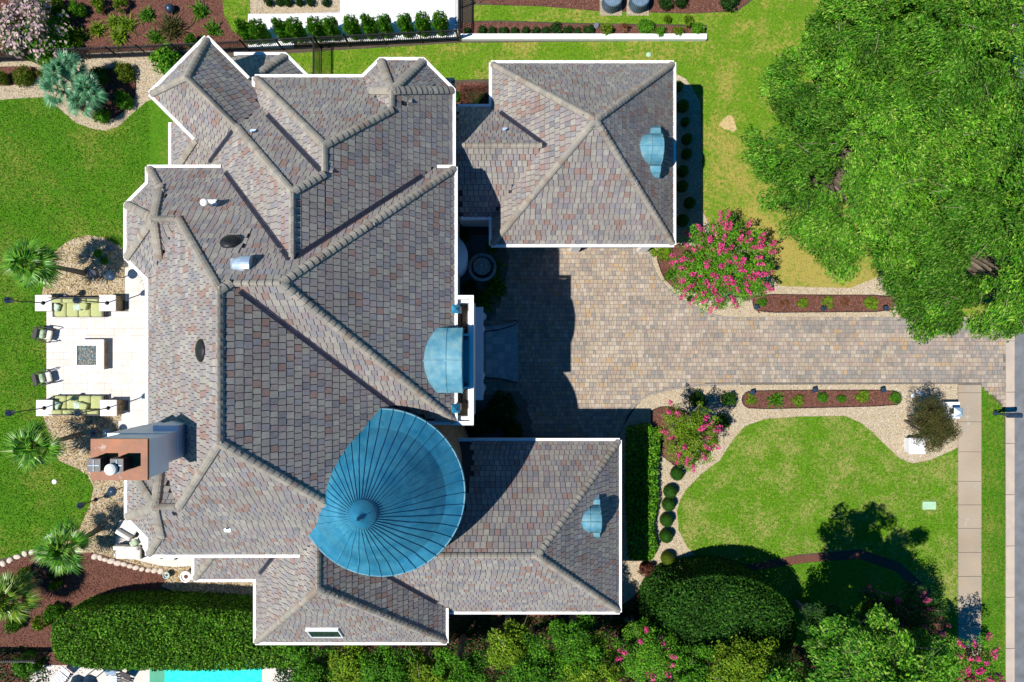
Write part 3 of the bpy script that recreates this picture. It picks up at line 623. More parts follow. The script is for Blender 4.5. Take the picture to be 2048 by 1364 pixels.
# garage door faces seen below the eaves
for (x0, x1, y, s, zt) in ((1045, 1300, 495, -1, 5.6), (1060, 1195, 878, 1, 4.8)):
    z1 = 2.6
    for a, c in ((x0 + 10, x0 + (x1 - x0) * .47), (x0 + (x1 - x0) * .53, x1 - 10)):
        A = P2(a, y); C_ = P2(c, y); b = MB(HO); yy = (165 + 24) * q - .05 if s < 0 else (-174 - 24) * q + .05
        b.box(((A[0] + C_[0]) / 2, yy, 1.25), (C_[0] - A[0], .08, 2.5)); d = b.build('garage_door', M['wood'], house)
        for k in range(4): b = MB(HO); b.box(((A[0] + C_[0]) / 2, yy + (-.05 if s < 0 else .05), .35 + k * .6), (C_[0] - A[0] - .2, .04, .5)); b.build('door_panel', M['wood'], d)
for (x, zt) in ((1148, 5.2), (1282, 5.2)):
    b = MB(HO); X = P2(x, 0)[0]; yy = (165 + 24) * q; b.add([(X - .25, yy, 0), (X + .25, yy, 0), (X + .25, yy, 5.2), (X - .25, yy, 5.2), (X - .25, yy - .35, 0), (X + .25, yy - .35, 0), (X + .25, yy - .12, 5.2), (X - .25, yy - .12, 5.2)], [(4, 5, 6, 7), (0, 4, 7, 3), (5, 1, 2, 6), (3, 7, 6, 2), (0, 1, 5, 4)]); b.build('wall_buttress', M['white'], house)
for x, y, s in ((1232, 165 + 24, -1), (1124, -174 - 24, 1)):
    b = MB(HO); X = P2(x, 0)[0]; Y = y * q + s * .16; b.box((X, Y, 3.1), (.24, .24, .5)); b.box((X, Y, 3.42), (.3, .3, .08)); b.box((X, Y - s * .12, 3.3), (.06, .2, .06)); b.build('wall_lantern', M['black'], house)
# ------------------------------------------------ turret
TC = Vector((-185.3 * q, -214.4 * q, 0)); turret = MB(HO)
turret.lathe([(102 * q, 0), (102 * q, 395 * q)], TC, 48); tur = turret.build('turret_wall', M['stone_brown'], house)
prof = [(118.8 * q, 399 * q), (94 * q, 421 * q), (59 * q, 468 * q), (17 * q, 519 * q)]
NP = 44; 
b = MB(HO); b.lathe([(118.8 * q, 397 * q), (117 * q, 393 * q), (98 * q, 393 * q)], TC, 64); b.lathe([(119 * q, 400 * q), (120 * q, 397 * q), (117 * q, 393 * q)], TC, 88); troof = b.build('turret_roof', M['copper_pale'], house)
for k in range(NP):
    a0 = 2 * math.pi * k / NP; a1 = 2 * math.pi * (k + 1) / NP; am = (a0 + a1) / 2; b = MB(HO); vs = []
    for r, z in prof:
        for a in (a0, am, a1): vs.append(TC + Vector((r * math.cos(a), r * math.sin(a), z)))
    n = len(vs); fs = []
    for i in range(len(prof) - 1):
        for j in range(2): fs.append((i * 3 + j, i * 3 + j + 1, i * 3 + j + 4, i * 3 + j + 3))
    b.add(vs + [x - Vector((0, 0, .06)) for x in vs], fs + [tuple(t + n for t in f[::-1]) for f in fs]); b.build('copper_panel', M['copper'], troof)
    b = MB(HO); pr = []
    dr = Vector((math.cos(a0), math.sin(a0), 0)); tn = Vector((-dr.y, dr.x, 0)); vs = []
    for r, z in prof:
        c = TC + dr * r + Vector((0, 0, z))
        vs += [c - tn * .018, c + tn * .018, c + tn * .018 + Vector((0, 0, .05)), c - tn * .022 + Vector((0, 0, .05))]
    fs = [(0, 1, 2, 3)]
    for i in range(len(prof) - 1): fs += [(i * 4 + 3, i * 4 + 2, i * 4 + 6, i * 4 + 7), (i * 4, i * 4 + 3, i * 4 + 7, i * 4 + 4), (i * 4 + 2, i * 4 + 1, i * 4 + 5, i * 4 + 6)]
    b.add(vs, fs); b.build('standing_seam', M['copper_seam'], troof)
b = MB(HO); b.lathe([(18.5 * q, 511 * q), (19 * q, 519 * q), (17.5 * q, 523 * q), (8.5 * q, 532 * q), (2.4 * q, 538 * q), (1.6 * q, 541 * q), (2.6 * q, 543 * q), (.6 * q, 547 * q), (.2 * q, 555 * q)], TC, 36); b.build('turret_cap', M['copper'], troof, smooth=True)
# ------------------------------------------------ chimney
def bx(b, x0, x1, y0, y1, z0, z1, mi=0): b.box(((x0 + x1) / 2 * q, (y0 + y1) / 2 * q, (z0 + z1) / 2 * q), ((x1 - x0) * q, (y1 - y0) * q, (z1 - z0) * q), 0, mi)
b = MB(HO); bx(b, -487, -424, -160, -115, 522, 570); bx(b, -500, -425, -150, -114, 0, 521.9); bx(b, -455, -423, -146, -107, 300, 500); chim = b.build('chimney', M['bluewhite'], house)
b = MB(HO); bx(b, -488.5, -422.5, -161.5, -113.5, 570, 574); b.build('chimney_cap', M['rust'], chim)
for (x0, x1) in ((-480, -466.5), (-454, -440.5)):
    b = MB(HO); 
    y0, y1 = -147.5, -134; bx(b, x0, x1, y0, y1, 574, 592)
    for k in range(5): bx(b, x0 - .6, x1 + .6, y0 - .6, y1 + .6, 576 + k * 3.4, 577 + k * 3.4)
    bx(b, x0 - .7, x1 + .7, y0 - .7, y1 + .7, 592, 593); f = b.build('flue_cap', M['black'], chim)
    b = MB(HO); bx(b, x0 + .3, x1 - .3, -141.2, -140.6, 593, 593.6); bx(b, (x0 + x1) / 2 - .3, (x0 + x1) / 2 + .3, y0 + .3, y1 - .3, 593, 593.8); b.build('cross_bar', M['iron'], f)
v0 = W(218, 940, 17.55); b = MB(HO); b.lathe([(.10, 16.75), (.10, 17.2), (.19, 17.25), (.19, 17.5), (.12, 17.56)], (v0.x, v0.y, 0), 20); b.build('flue_vent', M['white'], chim, smooth=False)
b = MB(HO); v1 = W(238, 939, 16.95); b.lathe([(.09, 16.8), (.09, 17.0), (.13, 17.02), (.05, 17.08)], (v1.x, v1.y, 0), 14); b.build('flue_vent', M['galv'], chim)
# ------------------------------------------------ roof vents
def slope_at(px, py, d=3):
    x, y, z = ray_env(px, py); gx = (env([x + d], [y])[0] - env([x - d], [y])[0]) / (2 * d); gy = (env([x], [y + d])[0] - env([x], [y - d])[0]) / (2 * d)
    return Vector((x * q, y * q, z * q)), Vector((-gx, -gy, 1)).normalized()
def dish(px, py, rx, ry, h, m, name='roof_vent'):
    c, n = slope_at(px, py); b = MB(HO); vs = []; fs = []; ax = Vector((0, 0, 1)).cross(n).normalized(); ay = n.cross(ax); N = 20
    pf = [(1.05, 0), (1.05, .35), (1, .5), (.75, .85), (.35, 1), (.02, 1.02)]
    for r, z in pf:
        for k in range(N): a = 2 * math.pi * k / N; vs.append(c + ax * (rx * r * math.cos(a)) + ay * (ry * r * math.sin(a)) + n * (h * z + .03))
    for i in range(len(pf) - 1):
        for k in range(N): fs.append((i * N + k, i * N + (k + 1) % N, (i + 1) * N + (k + 1) % N, (i + 1) * N + k))
    fs.append([(len(pf) - 1) * N + k for k in range(N)]); b.add(vs, fs); return b.build(name, m, house, smooth=True)
o = dish(462, 487, .36, .36, .22, M['black']); o['label'] = 'black domed roof vent on the north slope'
o = dish(405, 701, .40, .40, .16, M['black']); o['label'] = 'black domed roof vent beside the west ridge'
for px, py, h, r, nm in ((424, 412, .75, .13, 'vent_pipe'), (507, 266, .28, .07, 'vent_pipe'), (456, 1056, .28, .07, 'vent_pipe'), (1010, 262, .28, .07, 'vent_pipe')):
    c, n = slope_at(px, py); b = MB(HO); b.lathe([(r * .7, -.2), (r * .7, h), ] if r < .1 else [(r * .55, -.3), (r * .55, h - .15), (r * 1.15, h - .12), (r * 1.15, h), (r * .8, h + .05)], c, 14)
    b.box(c + n * .05, (r * 3.2, r * 3.2, .03)); b.build(nm, M['white'] if r > .1 else M['galv'], house)
c, n = slope_at(484, 531); b = MB(HO); vs = []; fs = []; N = 14           # half-round blue-grey hood
for s_, hh in ((0, .26), (.25, .27), (.5, .2), (.62, .02)):
    for k in range(N + 1): a = math.pi * k / N; vs.append(c + Vector((.38 - s_ * 1.25 , math.cos(a) * .36 * (1 if s_ < .5 else .7), math.sin(a) * hh * 1.3 + .02)))
for i in range(3):
    for k in range(N): fs.append((i * (N + 1) + k, i * (N + 1) + k + 1, (i + 1) * (N + 1) + k + 1, (i + 1) * (N + 1) + k))
fs.append(list(range(N + 1))); b.add(vs, fs); b.build('roof_hood', M['galv'], house, smooth=False)
c, n = slope_at(650, 1262); c = c + n * .07; b = MB(HO); mt = Matrix.Identity(3); ax = Vector((1, 0, 0)); ay = n.cross(ax)      # long skylight
def slab(b, c, ax, ay, n, sx, sy, sz, mi=0):
    vs = [c + ax * (sx / 2 * i) + ay * (sy / 2 * j) + n * (sz / 2 * k) for i, j, k in ((-1, -1, -1), (1, -1, -1), (1, 1, -1), (-1, 1, -1), (-1, -1, 1), (1, -1, 1), (1, 1, 1), (-1, 1, 1))]
    b.add(vs, [(0, 3, 2, 1), (4, 5, 6, 7), (0, 1, 5, 4), (1, 2, 6, 5), (2, 3, 7, 6), (3, 0, 4, 7)], mi)
slab(b, c + n * .03 + ay * .62, ax, ay, n, 1.55, .07, .20); slab(b, c + n * .0 - ay * .62, ax, ay, n, 1.55, .05, .14); slab(b, c + n * .0 - ax * .75, ax, ay, n, .05, 1.17, .14); slab(b, c + n * .0 + ax * .75, ax, ay, n, .05, 1.17, .14)
s_ = b.build('skylight', M['bluewhite'], house); b = MB(HO); slab(b, c + n * .03, ax, ay, n, 1.44, 1.16, .03); b.build('pane', M['glass'], s_)
# ------------------------------------------------ copper dormers
def dormer(yc, prof, xf, zt, slope_len, label, m=1.0):
    """barrel dormer facing east: prof = (y offset u, height u) across the front; runs back (west) into the slope."""
    b = MB(HO); vs = []; N = len(prof)
    for x in (xf, xf - slope_len * .45, xf - slope_len):
        for y, h in prof: vs.append(((x if x != xf else xf) * q, (yc + y) * q, (zt + h) * q))
    fs = []
    for i in range(2):
        for k in range(N - 1): fs.append((i * N + k, i * N + k + 1, (i + 1) * N + k + 1, (i + 1) * N + k))
    fs.append(list(range(N)) + [3 * N + 1, 3 * N])
    vs += [(xf * q, (yc + prof[0][0]) * q, (zt - 70) * q), (xf * q, (yc + prof[-1][0]) * q, (zt - 70) * q)]
    b.add(vs, fs); 
    o = b.build('copper_dormer', M['copper_pale'], house, smooth=False); o['label'] = label
    c = MB(HO)
    for x in (xf, xf - slope_len * .30):
        c.tube([(x * q, (yc + y) * q, (zt + h) * q) for y, h in prof], .035, 6)
    c.build('roof_seam', M['copper_pale'], o)
    ym, hm = max(prof, key=lambda t: t[1]); c = MB(HO); c.box(((xf - slope_len / 2) * q, (yc + ym) * q, (zt + hm) * q + .02), (slope_len * q, .05, .05)); c.build('roof_seam', M['copper_pale'], o)
    return o
def arch(w, h, sh=0, shw=0, n=12, drop=0):
    p = []
    if sh: p += [(-w - shw, -9 + drop), (-w - shw * .6, 1 + drop), (-w - shw * .1, 3 + drop)]
    for k in range(n + 1): a = math.pi - math.pi * k / n; p.append((math.cos(a) * w, math.sin(a) * h))
    if sh: p += [(w + shw * .1, 3 + drop), (w + shw * .6, 1 + drop), (w + shw, -9 + drop)]
    return p
def seg_arch(w, h, n=14):
    rr = (w * w + h * h) / (2 * h); p = []
    for k in range(n + 1): y = -w + 2 * w * k / n; p.append((y, math.sqrt(max(0, rr * rr - y * y)) - (rr - h)))
    return p
# entry dormer
dormer(-28, seg_arch(47, 19), -72, 378, 75, 'large barrel-arched copper dormer over the entry')
dormer(307, arch(25, 27, 1, 17), 238, 268, 62, 'copper eyebrow dormer on the north garage roof')
dormer(-292, arch(22, 26, 1, 14), 144, 240, 60, 'copper eyebrow dormer on the south garage roof')
# ------------------------------------------------ entry balcony, portico, steps
z0 = 352
b = MB(HO)
for x0, x1, y0, y1 in ((-88, -57, 62, 68), (-63, -57, -119, 61.9), (-88, -57.1, -125, -119.1)): bx(b, x0, x1, y0, y1, z0 - 8, z0)
bx(b, -90, -64, -118, 61, 300, 318); bx(b, -66, -60, -118, 61, 250, z0 - 8.2); bx(b, -88, -66.1, 56, 61.5, 250, z0 - 8.2); bx(b, -88, -66.1, -118.5, -113, 250, z0 - 8.2)
bx(b, -72, -62, 8, 11, z0 - 30, z0 - 1); bx(b, -72, -62, -71, -68, z0 - 30, z0 - 1); bx(b, -72, -60, -68, 8, z0 - 40, z0 - 20); bx(b, -72, -66, -62, 2, z0 - 20, z0 - 14)
balc = b.build('balcony', M['white'], house)
b = MB(HO); bx(b, -89, -63.5, -112.9, 55.9, 318, 320); b.build('balcony_floor', M['stone_brown'], balc)
for yc_ in (47, -99):
    b = MB(HO); bx(b, -87, -77, yc_ - 5, yc_ + 5, 318, 366); b.build('balcony_pier', M['bluewhite'], balc)
    b = MB(HO); x, y, z = -82 * q, yc_ * q, 366 * q; s = 6.4 * q; b.add([(x - s, y - s, z), (x + s, y - s, z), (x + s, y + s, z), (x - s, y + s, z), (x, y, z + .3)], [(0, 3, 2, 1), (0, 1, 4), (1, 2, 4), (2, 3, 4), (3, 0, 4)]); b.build('pier_cap', M['copper'], balc)
for y0, y1 in ((16, 41), (-93, -74)):
    b = MB(HO)
    for k in range(6): t = y0 + (y1 - y0) * k / 5; bx(b, -76, -68, t - .3, t + .3, 338, 339); bx(b, -76, -75.4, t - .3, t + .3, 320, 340); bx(b, -68.5, -68, t - .3, t + .3, 320, 340)
    bx(b, -77, -75, y0, y1, 339.5, 340.5); bx(b, -69, -67.8, y0, y1, 339.5, 340.5); b.build('iron_balustrade', M['black'], balc)
    b = MB(HO); bx(b, -85, -83, y0, y1, 352, 353.5)
    for k in range(7): t = y0 + (y1 - y0) * (k + .5) / 7; b.lathe([(.03, 322 * q), (.07, 330 * q), (.03, 345 * q), (.05, 352 * q)], (-84 * q, t * q, 0), 8)
    b.build('stone_balustrade', M['white'], balc)
# portico cornice (curved at its south end), at about 4 m
b = MB(HO); k = 1 - 150 / 1365.333
x0, x1 = (946 - 1024) * k, (966 - 1024) * k; y1 = (682 - 614) * k; y0 = (682 - 800) * k
bx(b, x0 - 10, x1, y0, y1, 138, 150); bx(b, x0 - 10, x1 - 3, y0 + 3, y1 - 3, 128, 138); b.build('portico_cornice', M['bluewhite'], house)
for yy in (y0 + 12, y0 + 38, y1 - 38, y1 - 12):
    b = MB(HO); b.lathe([(.26, 0), (.26, .15), (.2, .2), (.17, 3.5), (.26, 3.7), (.26, 3.8)], ((x1 - 8) * q, yy * q, 0), 16); b.build('portico_column', M['white'], house)
# fan-shaped entrance steps
ent = MB(HO)
def fan(n, z0_, z1_):
    xl, xr = 955 + 0, 1036 - n * 5; f = (xr - 965) / 71
    ent.prism([P2(xl, 752), P2(xr, 765 - n * 2.5 - (1 - f) * 4), P2(xr, 642 + n * 2.5 + (1 - f) * 4), P2(xl, 655)], z0_, z1_)
for n in range(4): fan(n, n * .12, (n + 1) * .12 - .001)
stp = ent.build('entrance_steps', M['fountain'], house)
STP = [mat('slab_blue', (.30, .36, .38), (.26, .31, .33), 3, .8), mat('slab_pale', (.42, .46, .46), (.36, .40, .40), 3, .8), M['fountain']]
for i in range(4):
    for j in range(6): b = MB(HO); a = P2(972 + i * 12.5 + .4, 659 + j * 14.7 + .4); c = P2(972 + i * 12.5 + 12, 659 + (j + 1) * 14.7); b.box(((a[0] + c[0]) / 2, (a[1] + c[1]) / 2, .49), (c[0] - a[0], a[1] - c[1], .04)); b.build('slab', random.choice(STP), stp)
for pts in ([(964, 664), (1000, 660), (1030, 650), (1036, 644), (1030, 641)], [(964, 752), (1000, 756), (1034, 764)]):
    b = MB(HO); b.tube([Vector((*P2(*p), .9)) for p in pts], .035, 6)
    for p in pts[::2]: b.tube([Vector((*P2(*p), .1)), Vector((*P2(*p), .9))], .025, 5)
    b.build('handrail', M['black'], house)
# round bay in the fountain court
b = MB(HO); cx_, cy_ = P2(905, 525); b.lathe([(1.05, 0), (1.05, 3.0), (1.2, 3.05), (1.2, 3.2), (.5, 3.6), (.05, 3.7)], (cx_ - .1, cy_, 0), 28); b.build('round_bay', M['bluewhite'], house)
b = MB(HO); b.box((*P2(945, 436), 1.5), (2.1, .2, 3)); b.build('court_wall', M['bluewhite'], house)
# ================================================================ PLANTS
def sphere_pts(n, up=-.35):
    z = rng.uniform(up, 1, n); a = rng.uniform(0, 6.28318, n); r = np.sqrt(1 - z * z); return np.c_[r * np.cos(a), r * np.sin(a), z]
def leafquads(P, N, ln, wd, cols, jitter=.6, tdir=None):
    n = len(P); N = N + rng.normal(0, jitter, (n, 3)); N /= np.linalg.norm(N, axis=1)[:, None] + 1e-9
    T = np.cross(N, rng.normal(0, 1, (n, 3))) if tdir is None else tdir - N * np.einsum('ij,ij->i', tdir, N)[:, None]; T /= np.linalg.norm(T, axis=1)[:, None] + 1e-9; B = np.cross(N, T)
    l = (ln * rng.uniform(.6, 1.3, n))[:, None]; w_ = (wd * rng.uniform(.6, 1.3, n))[:, None]
    V = np.stack([P - T * l * .5, P + B * w_ * .5 + T * l * .05, P + T * l * .5, P - B * w_ * .5 + T * l * .05], 1).reshape(-1, 3)
    F = np.arange(4 * n).reshape(-1, 4); return V, F, np.repeat(cols, 4, 0)
def cmix(n, cols, p=None, var=.25): c = np.array(cols)[rng.choice(len(cols), n, p=p)]; return c * rng.uniform(1 - var, 1 + var, (n, 1))
G = dict(
 box=[(.035, .13, .012), (.065, .19, .016), (.02, .075, .012)], boxy=[(.12, .19, .012), (.17, .22, .02), (.08, .14, .01)],
 lime=[(.16, .30, .012), (.25, .36, .02), (.10, .22, .012)], mid=[(.07, .24, .010), (.12, .32, .014), (.035, .13, .008)],
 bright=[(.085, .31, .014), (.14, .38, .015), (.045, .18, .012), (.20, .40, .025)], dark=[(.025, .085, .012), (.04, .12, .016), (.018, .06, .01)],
 tree=[(.055, .235, .010), (.095, .32, .012), (.028, .12, .010), (.14, .37, .02), (.24, .43, .06)], brown=[(.10, .085, .025), (.07, .075, .02), (.13, .10, .03), (.06, .10, .02)],
 red=[(.16, .05, .035), (.10, .04, .035), (.20, .09, .05)], hedge=[(.07, .23, .010), (.11, .30, .012), (.18, .36, .03), (.035, .11, .010)],
 blue=[(.11, .34, .16), (.07, .26, .11), (.18, .40, .20)], orange=[(.30, .12, .04), (.20, .09, .03)], pink=[(.75, .06, .25), (.80, .12, .32), (.65, .04, .20)], palepink=[(.62, .42, .45), (.70, .52, .50)])
def blob(name, kind, n, ln, wd, clumps=18, cr=.34, jitter=.6, flat=.8, core=True, flowers=0, fcol='palepink', loose=.2):
    """foliage of unit radius, resting on z=0"""
    cp = sphere_pts(clumps, -.2) * np.array([1, 1, flat]) * (1 - cr * .75) * rng.uniform(.75, 1.05, (clumps, 1)); cp[:, 2] += flat * .55
    rr = cr * rng.uniform(.7, 1.25, clumps); w_ = rng.integers(0, clumps, n); d = sphere_pts(n, -.5)
    P = cp[w_] + d * rr[w_][:, None] * rng.uniform(1 - loose * 2, 1.1, (n, 1)); P[:, 2] = np.maximum(P[:, 2], .02)
    tone = rng.uniform(.8, 1.2, clumps)[w_][:, None]; c = cmix(n, G[kind]) * tone
    V, F, C = leafquads(P, d, ln, wd, c, jitter); 
    if flowers:
        k = np.argsort(-P[:, 2] + rng.uniform(0, .8, n))[:flowers]; V2, F2, C2 = leafquads(P[k] + d[k] * .05, d[k], ln * 1.4, ln * 1.2, cmix(flowers, G[fcol]), .5)
        V = np.concatenate([V, V2]); F = np.concatenate([F, F2 + len(V) - len(V2)]); C = np.concatenate([C, C2])
    if core:
        vs = []; fs = []; N = 12
        for i, ph in enumerate(np.linspace(0, math.pi / 2, 5)):
            for k2 in range(N): a = 2 * math.pi * k2 / N; vs.append((.72 * math.cos(ph) * math.cos(a), .72 * math.cos(ph) * math.sin(a), .02 + (.55 + .68) * flat * .85 * math.sin(ph)))
        for i in range(4):
            for k2 in range(N): fs.append((i * N + k2, i * N + (k2 + 1) % N, (i + 1) * N + (k2 + 1) % N, (i + 1) * N + k2))
        F = np.concatenate([F, np.array(fs) + len(V)]); V = np.concatenate([V, np.array(vs)]); C = np.concatenate([C, np.tile(np.array(G[kind][0])[None], (len(vs), 1))])
    return fastmesh(name, V, F, LEAF, colr=C)
def ball(name, kind, n, ln, wd):             # clipped topiary ball
    d = sphere_pts(n, -.6); P = d * np.array([.95, .95, .9]) * rng.uniform(.93, 1.04, (n, 1)); P[:, 2] += .62; V, F, C = leafquads(P, d, ln, wd, cmix(n, G[kind]), .5)
    vs = []; fs = []; N = 16
    for ph in np.linspace(-.7, math.pi / 2, 8):
        for k2 in range(N): a = 2 * math.pi * k2 / N; vs.append((.88 * math.cos(ph) * math.cos(a), .88 * math.cos(ph) * math.sin(a), .62 + .84 * math.sin(ph)))
    for i in range(7):
        for k2 in range(N): fs.append((i * N + k2, i * N + (k2 + 1) % N, (i + 1) * N + (k2 + 1) % N, (i + 1) * N + k2))
    F = np.concatenate([F, np.array(fs) + len(V)]); V = np.concatenate([V, np.array(vs)]); C = np.concatenate([C, np.tile(np.array(G[kind][0])[None], (len(vs), 1))])
    return fastmesh(name, V, F, LEAF, colr=C)
def spiky(name, kind, n, ln, wd, up=.1):     # loose plant of arching blades
    V = []; F = []; C = []
    for i in range(n):
        a = random.uniform(0, 6.283); t = random.uniform(.15, 1); L = random.uniform(.6, 1.1) * ln; d = Vector((math.cos(a), math.sin(a), 0)); s = Vector((-d.y, d.x, 0)) * wd
        base = Vector((random.gauss(0, .25), random.gauss(0, .25), .02)); p1 = base + d * L * t * .5 + Vector((0, 0, L * (1.1 - t) * .6)); p2 = base + d * L * t + Vector((0, 0, L * (1.1 - t) * .7 + up * .2))
        k = len(V); V += [base - s * .5, base + s * .5, p1 + s, p1 - s, p2]; c = np.array(random.choice(G[kind])) * random.uniform(.7, 1.25); C += [c] * 5; F += [(k, k + 1, k + 2), (k, k + 2, k + 3), (k + 3, k + 2, k + 4)]
    return fastmesh(name, [tuple(v) for v in V], F, LEAF, colr=np.array(C))
LIB = {}
def lib(kind):
    if kind not in LIB:
        mk = {'box': lambda i: blob('boxwood', 'box', 1500, .13, .10, 22, .34, flat=.8), 'mound': lambda i: blob('mound', 'boxy', 1700, .12, .10, 22, .34),
              'ball': lambda i: ball('ball', 'box', 1900, .10, .07), 'limeball': lambda i: ball('limeball', 'boxy', 1900, .10, .07),
              'lime': lambda i: blob('lime', 'lime', 900, .22, .14, 14, .36, core=False, loose=.35), 'mid': lambda i: blob('mid', 'mid', 1300, .17, .11, 18, .36, loose=.3),
              'bright': lambda i: blob('bright', 'bright', 1600, .16, .09, 24, .30, loose=.3), 'dark': lambda i: blob('dark', 'dark', 1300, .17, .12, 18, .34),
              'feather': lambda i: spiky('feather', 'lime', 150, 1.1, .045, .3), 'dryfeather': lambda i: spiky('dry', 'brown', 260, 1.1, .03, .3),
              'olive': lambda i: spiky('olive', 'mid', 160, 1.1, .05, .3),
              'red': lambda i: blob('red', 'red', 1500, .14, .10, 22, .30), 'pinkish': lambda i: blob('pinkish', 'mid', 4200, .075, .05, 40, .24, loose=.35, flowers=1300),
              'orange': lambda i: blob('orange', 'orange', 500, .18, .10, 12, .34, core=False, loose=.5)}[kind]
        LIB[kind] = [mk(i) for i in range(3)]
    return LIB[kind]
KN = dict(box='boxwood_bush', mound='round_shrub', ball='topiary_ball', limeball='topiary_ball', lime='lime_shrub', mid='leafy_shrub', bright='leafy_shrub', dark='dark_shrub', feather='feathery_shrub', dryfeather='ornamental_grass', olive='feathery_shrub', red='red_shrub', pinkish='flowering_shrub', orange='dry_shrub')
CT = dict(box='bush', mound='bush', ball='topiary', limeball='topiary', feather='plant', dryfeather='grass clump', olive='plant')
def shrub(px, py, r, kind, label, group=None, h=None, z=None, sx=1, sy=1):
    """px,py,r in photo pixels: centre of the visible crown"""
    rad = r * q; hh = (h if h else rad * 1.1); s = hh / 1.25
    p = W(px, py, hh * .7); o = obj(KN[kind], random.choice(lib(kind))); o.location = (p.x, p.y, z if z is not None else .03); o.scale = (rad * sx, rad * sy, s if kind not in ('feather', 'dryfeather', 'olive') else rad)
    o.rotation_euler = (0, 0, random.uniform(0, 6.28) if sx == sy else 0); tag(o, label, CT.get(kind, 'shrub'), group); return o
def poly_at(pxs, z): return [W(*p, z) for p in pxs]
# dark low undergrowth filling the shaded ground below the trees
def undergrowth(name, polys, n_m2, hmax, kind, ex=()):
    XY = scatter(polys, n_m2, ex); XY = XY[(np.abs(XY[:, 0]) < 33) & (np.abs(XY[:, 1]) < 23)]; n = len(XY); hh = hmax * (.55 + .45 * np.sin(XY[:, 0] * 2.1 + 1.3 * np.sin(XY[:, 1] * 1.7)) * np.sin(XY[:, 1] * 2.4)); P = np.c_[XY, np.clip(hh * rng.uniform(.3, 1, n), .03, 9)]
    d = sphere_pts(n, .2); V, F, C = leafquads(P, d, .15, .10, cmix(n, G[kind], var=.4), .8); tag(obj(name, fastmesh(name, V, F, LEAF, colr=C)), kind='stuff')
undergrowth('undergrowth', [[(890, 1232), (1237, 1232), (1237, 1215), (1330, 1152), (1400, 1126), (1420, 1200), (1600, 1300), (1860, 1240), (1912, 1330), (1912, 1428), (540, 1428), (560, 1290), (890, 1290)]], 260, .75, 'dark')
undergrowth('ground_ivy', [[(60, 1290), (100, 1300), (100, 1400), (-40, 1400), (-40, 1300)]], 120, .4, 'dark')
# ---- big clipped hedges
def hedge(name, polypx, h, label, dens=620, kind='hedge', rnd=.45, ln=.15, cat='hedge'):
    """polypx outline of the top as seen; walls go straight down"""
    top = [W(px, py, h) for px, py in polypx]; cx = sum(p.x for p in top) / len(top); cy = sum(p.y for p in top) / len(top)
    poly = [(p.x, p.y) for p in top]; A = np.array(poly); lo = A.min(0); hi = A.max(0)
    # height field with rounded rim
    def edge_dist(X, Y):
        d = np.full(X.shape, 1e9)
        for i in range(len(poly)):
            a = A[i]; b_ = A[(i + 1) % len(poly)]; ab = b_ - a; 
            if ab @ ab < 1e-6: continue
            t = np.clip(((X - a[0]) * ab[0] + (Y - a[1]) * ab[1]) / (ab @ ab), 0, 1); d = np.minimum(d, np.hypot(X - a[0] - t * ab[0], Y - a[1] - t * ab[1]))
        return d
    def hf(X, Y): d = np.clip(edge_dist(X, Y) / rnd, 0, 1); return h - rnd * (1 - np.sqrt(1 - (1 - d) ** 2)) + .05 * np.sin(X * 1.7 + 1) * np.sin(Y * 2.3) + .03 * np.sin(X * 5.1) * np.sin(Y * 4.3)
    n = int((hi - lo).prod() * dens); X = rng.uniform(lo[0], hi[0], n); Y = rng.uniform(lo[1], hi[1], n); k = inside(poly, X, Y); X = X[k]; Y = Y[k]; Z = hf(X, Y) + rng.uniform(-.32, .08, len(X))
    e = .05; Nx = -(hf(X + e, Y) - hf(X - e, Y)) / (2 * e); Ny = -(hf(X, Y + e) - hf(X, Y - e)) / (2 * e); Nn = np.c_[np.clip(Nx, -3, 3), np.clip(Ny, -3, 3), np.ones(len(X))]; Nn /= np.linalg.norm(Nn, axis=1)[:, None]
    P = [np.c_[X, Y, Z]]; NN = [Nn]
    for i in range(len(poly)):
        a = A[i]; b_ = A[(i + 1) % len(poly)]; L = np.linalg.norm(b_ - a) + 1e-9; m = int(L * h * dens * .4)
        if m < 1: continue
        t = rng.uniform(0, 1, m); nr = np.array((b_ - a)[::-1]) / L; nr = nr * np.array((1, -1)); mid = (a + b_) / 2 - np.array((cx, cy))
        if mid @ nr < 0: nr = -nr
        zz = rng.uniform(0, 1, m) * (h - rnd * .5); Q = a + (b_ - a) * t[:, None] + nr * rng.uniform(-.08, .05, (m, 1)); P.append(np.c_[Q, zz]); NN.append(np.tile(np.array([*nr, .2]), (m, 1)))
    P = np.concatenate(P); NN = np.concatenate(NN); tone = 1 + .18 * np.sin(P[:, 0] * 2.1 + 2 * np.sin(P[:, 1] * 1.3)) * np.sin(P[:, 1] * 2.7)
    V, F, C = leafquads(P, NN, ln, ln * .62, cmix(len(P), G[kind], var=.4) * tone[:, None], .95)
    org = np.array((cx, cy, 0)); o = obj(name, fastmesh(name, V - org, F, LEAF, colr=C)); o.location = (cx, cy, 0)
    b = MB((cx, cy, 0)); kf = 1 - max(.25, rnd * .9) / min(max(p.x for p in top) - cx, max(p.y for p in top) - cy); inn = [(cx + (x - cx) * kf, cy + (y - cy) * kf) for x, y in poly]; 
    aa = sum(inn[i][0] * inn[(i + 1) % len(inn)][1] - inn[(i + 1) % len(inn)][0] * inn[i][1] for i in range(len(inn)))
    if aa < 0: inn = inn[::-1]
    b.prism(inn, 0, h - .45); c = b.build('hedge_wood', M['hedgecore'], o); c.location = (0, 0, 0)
    tag(o, label, cat); return o
M['hedgecore'] = mat('inner_foliage', (.03, .09, .012), (.02, .06, .01), 8, 1, .5, 20)
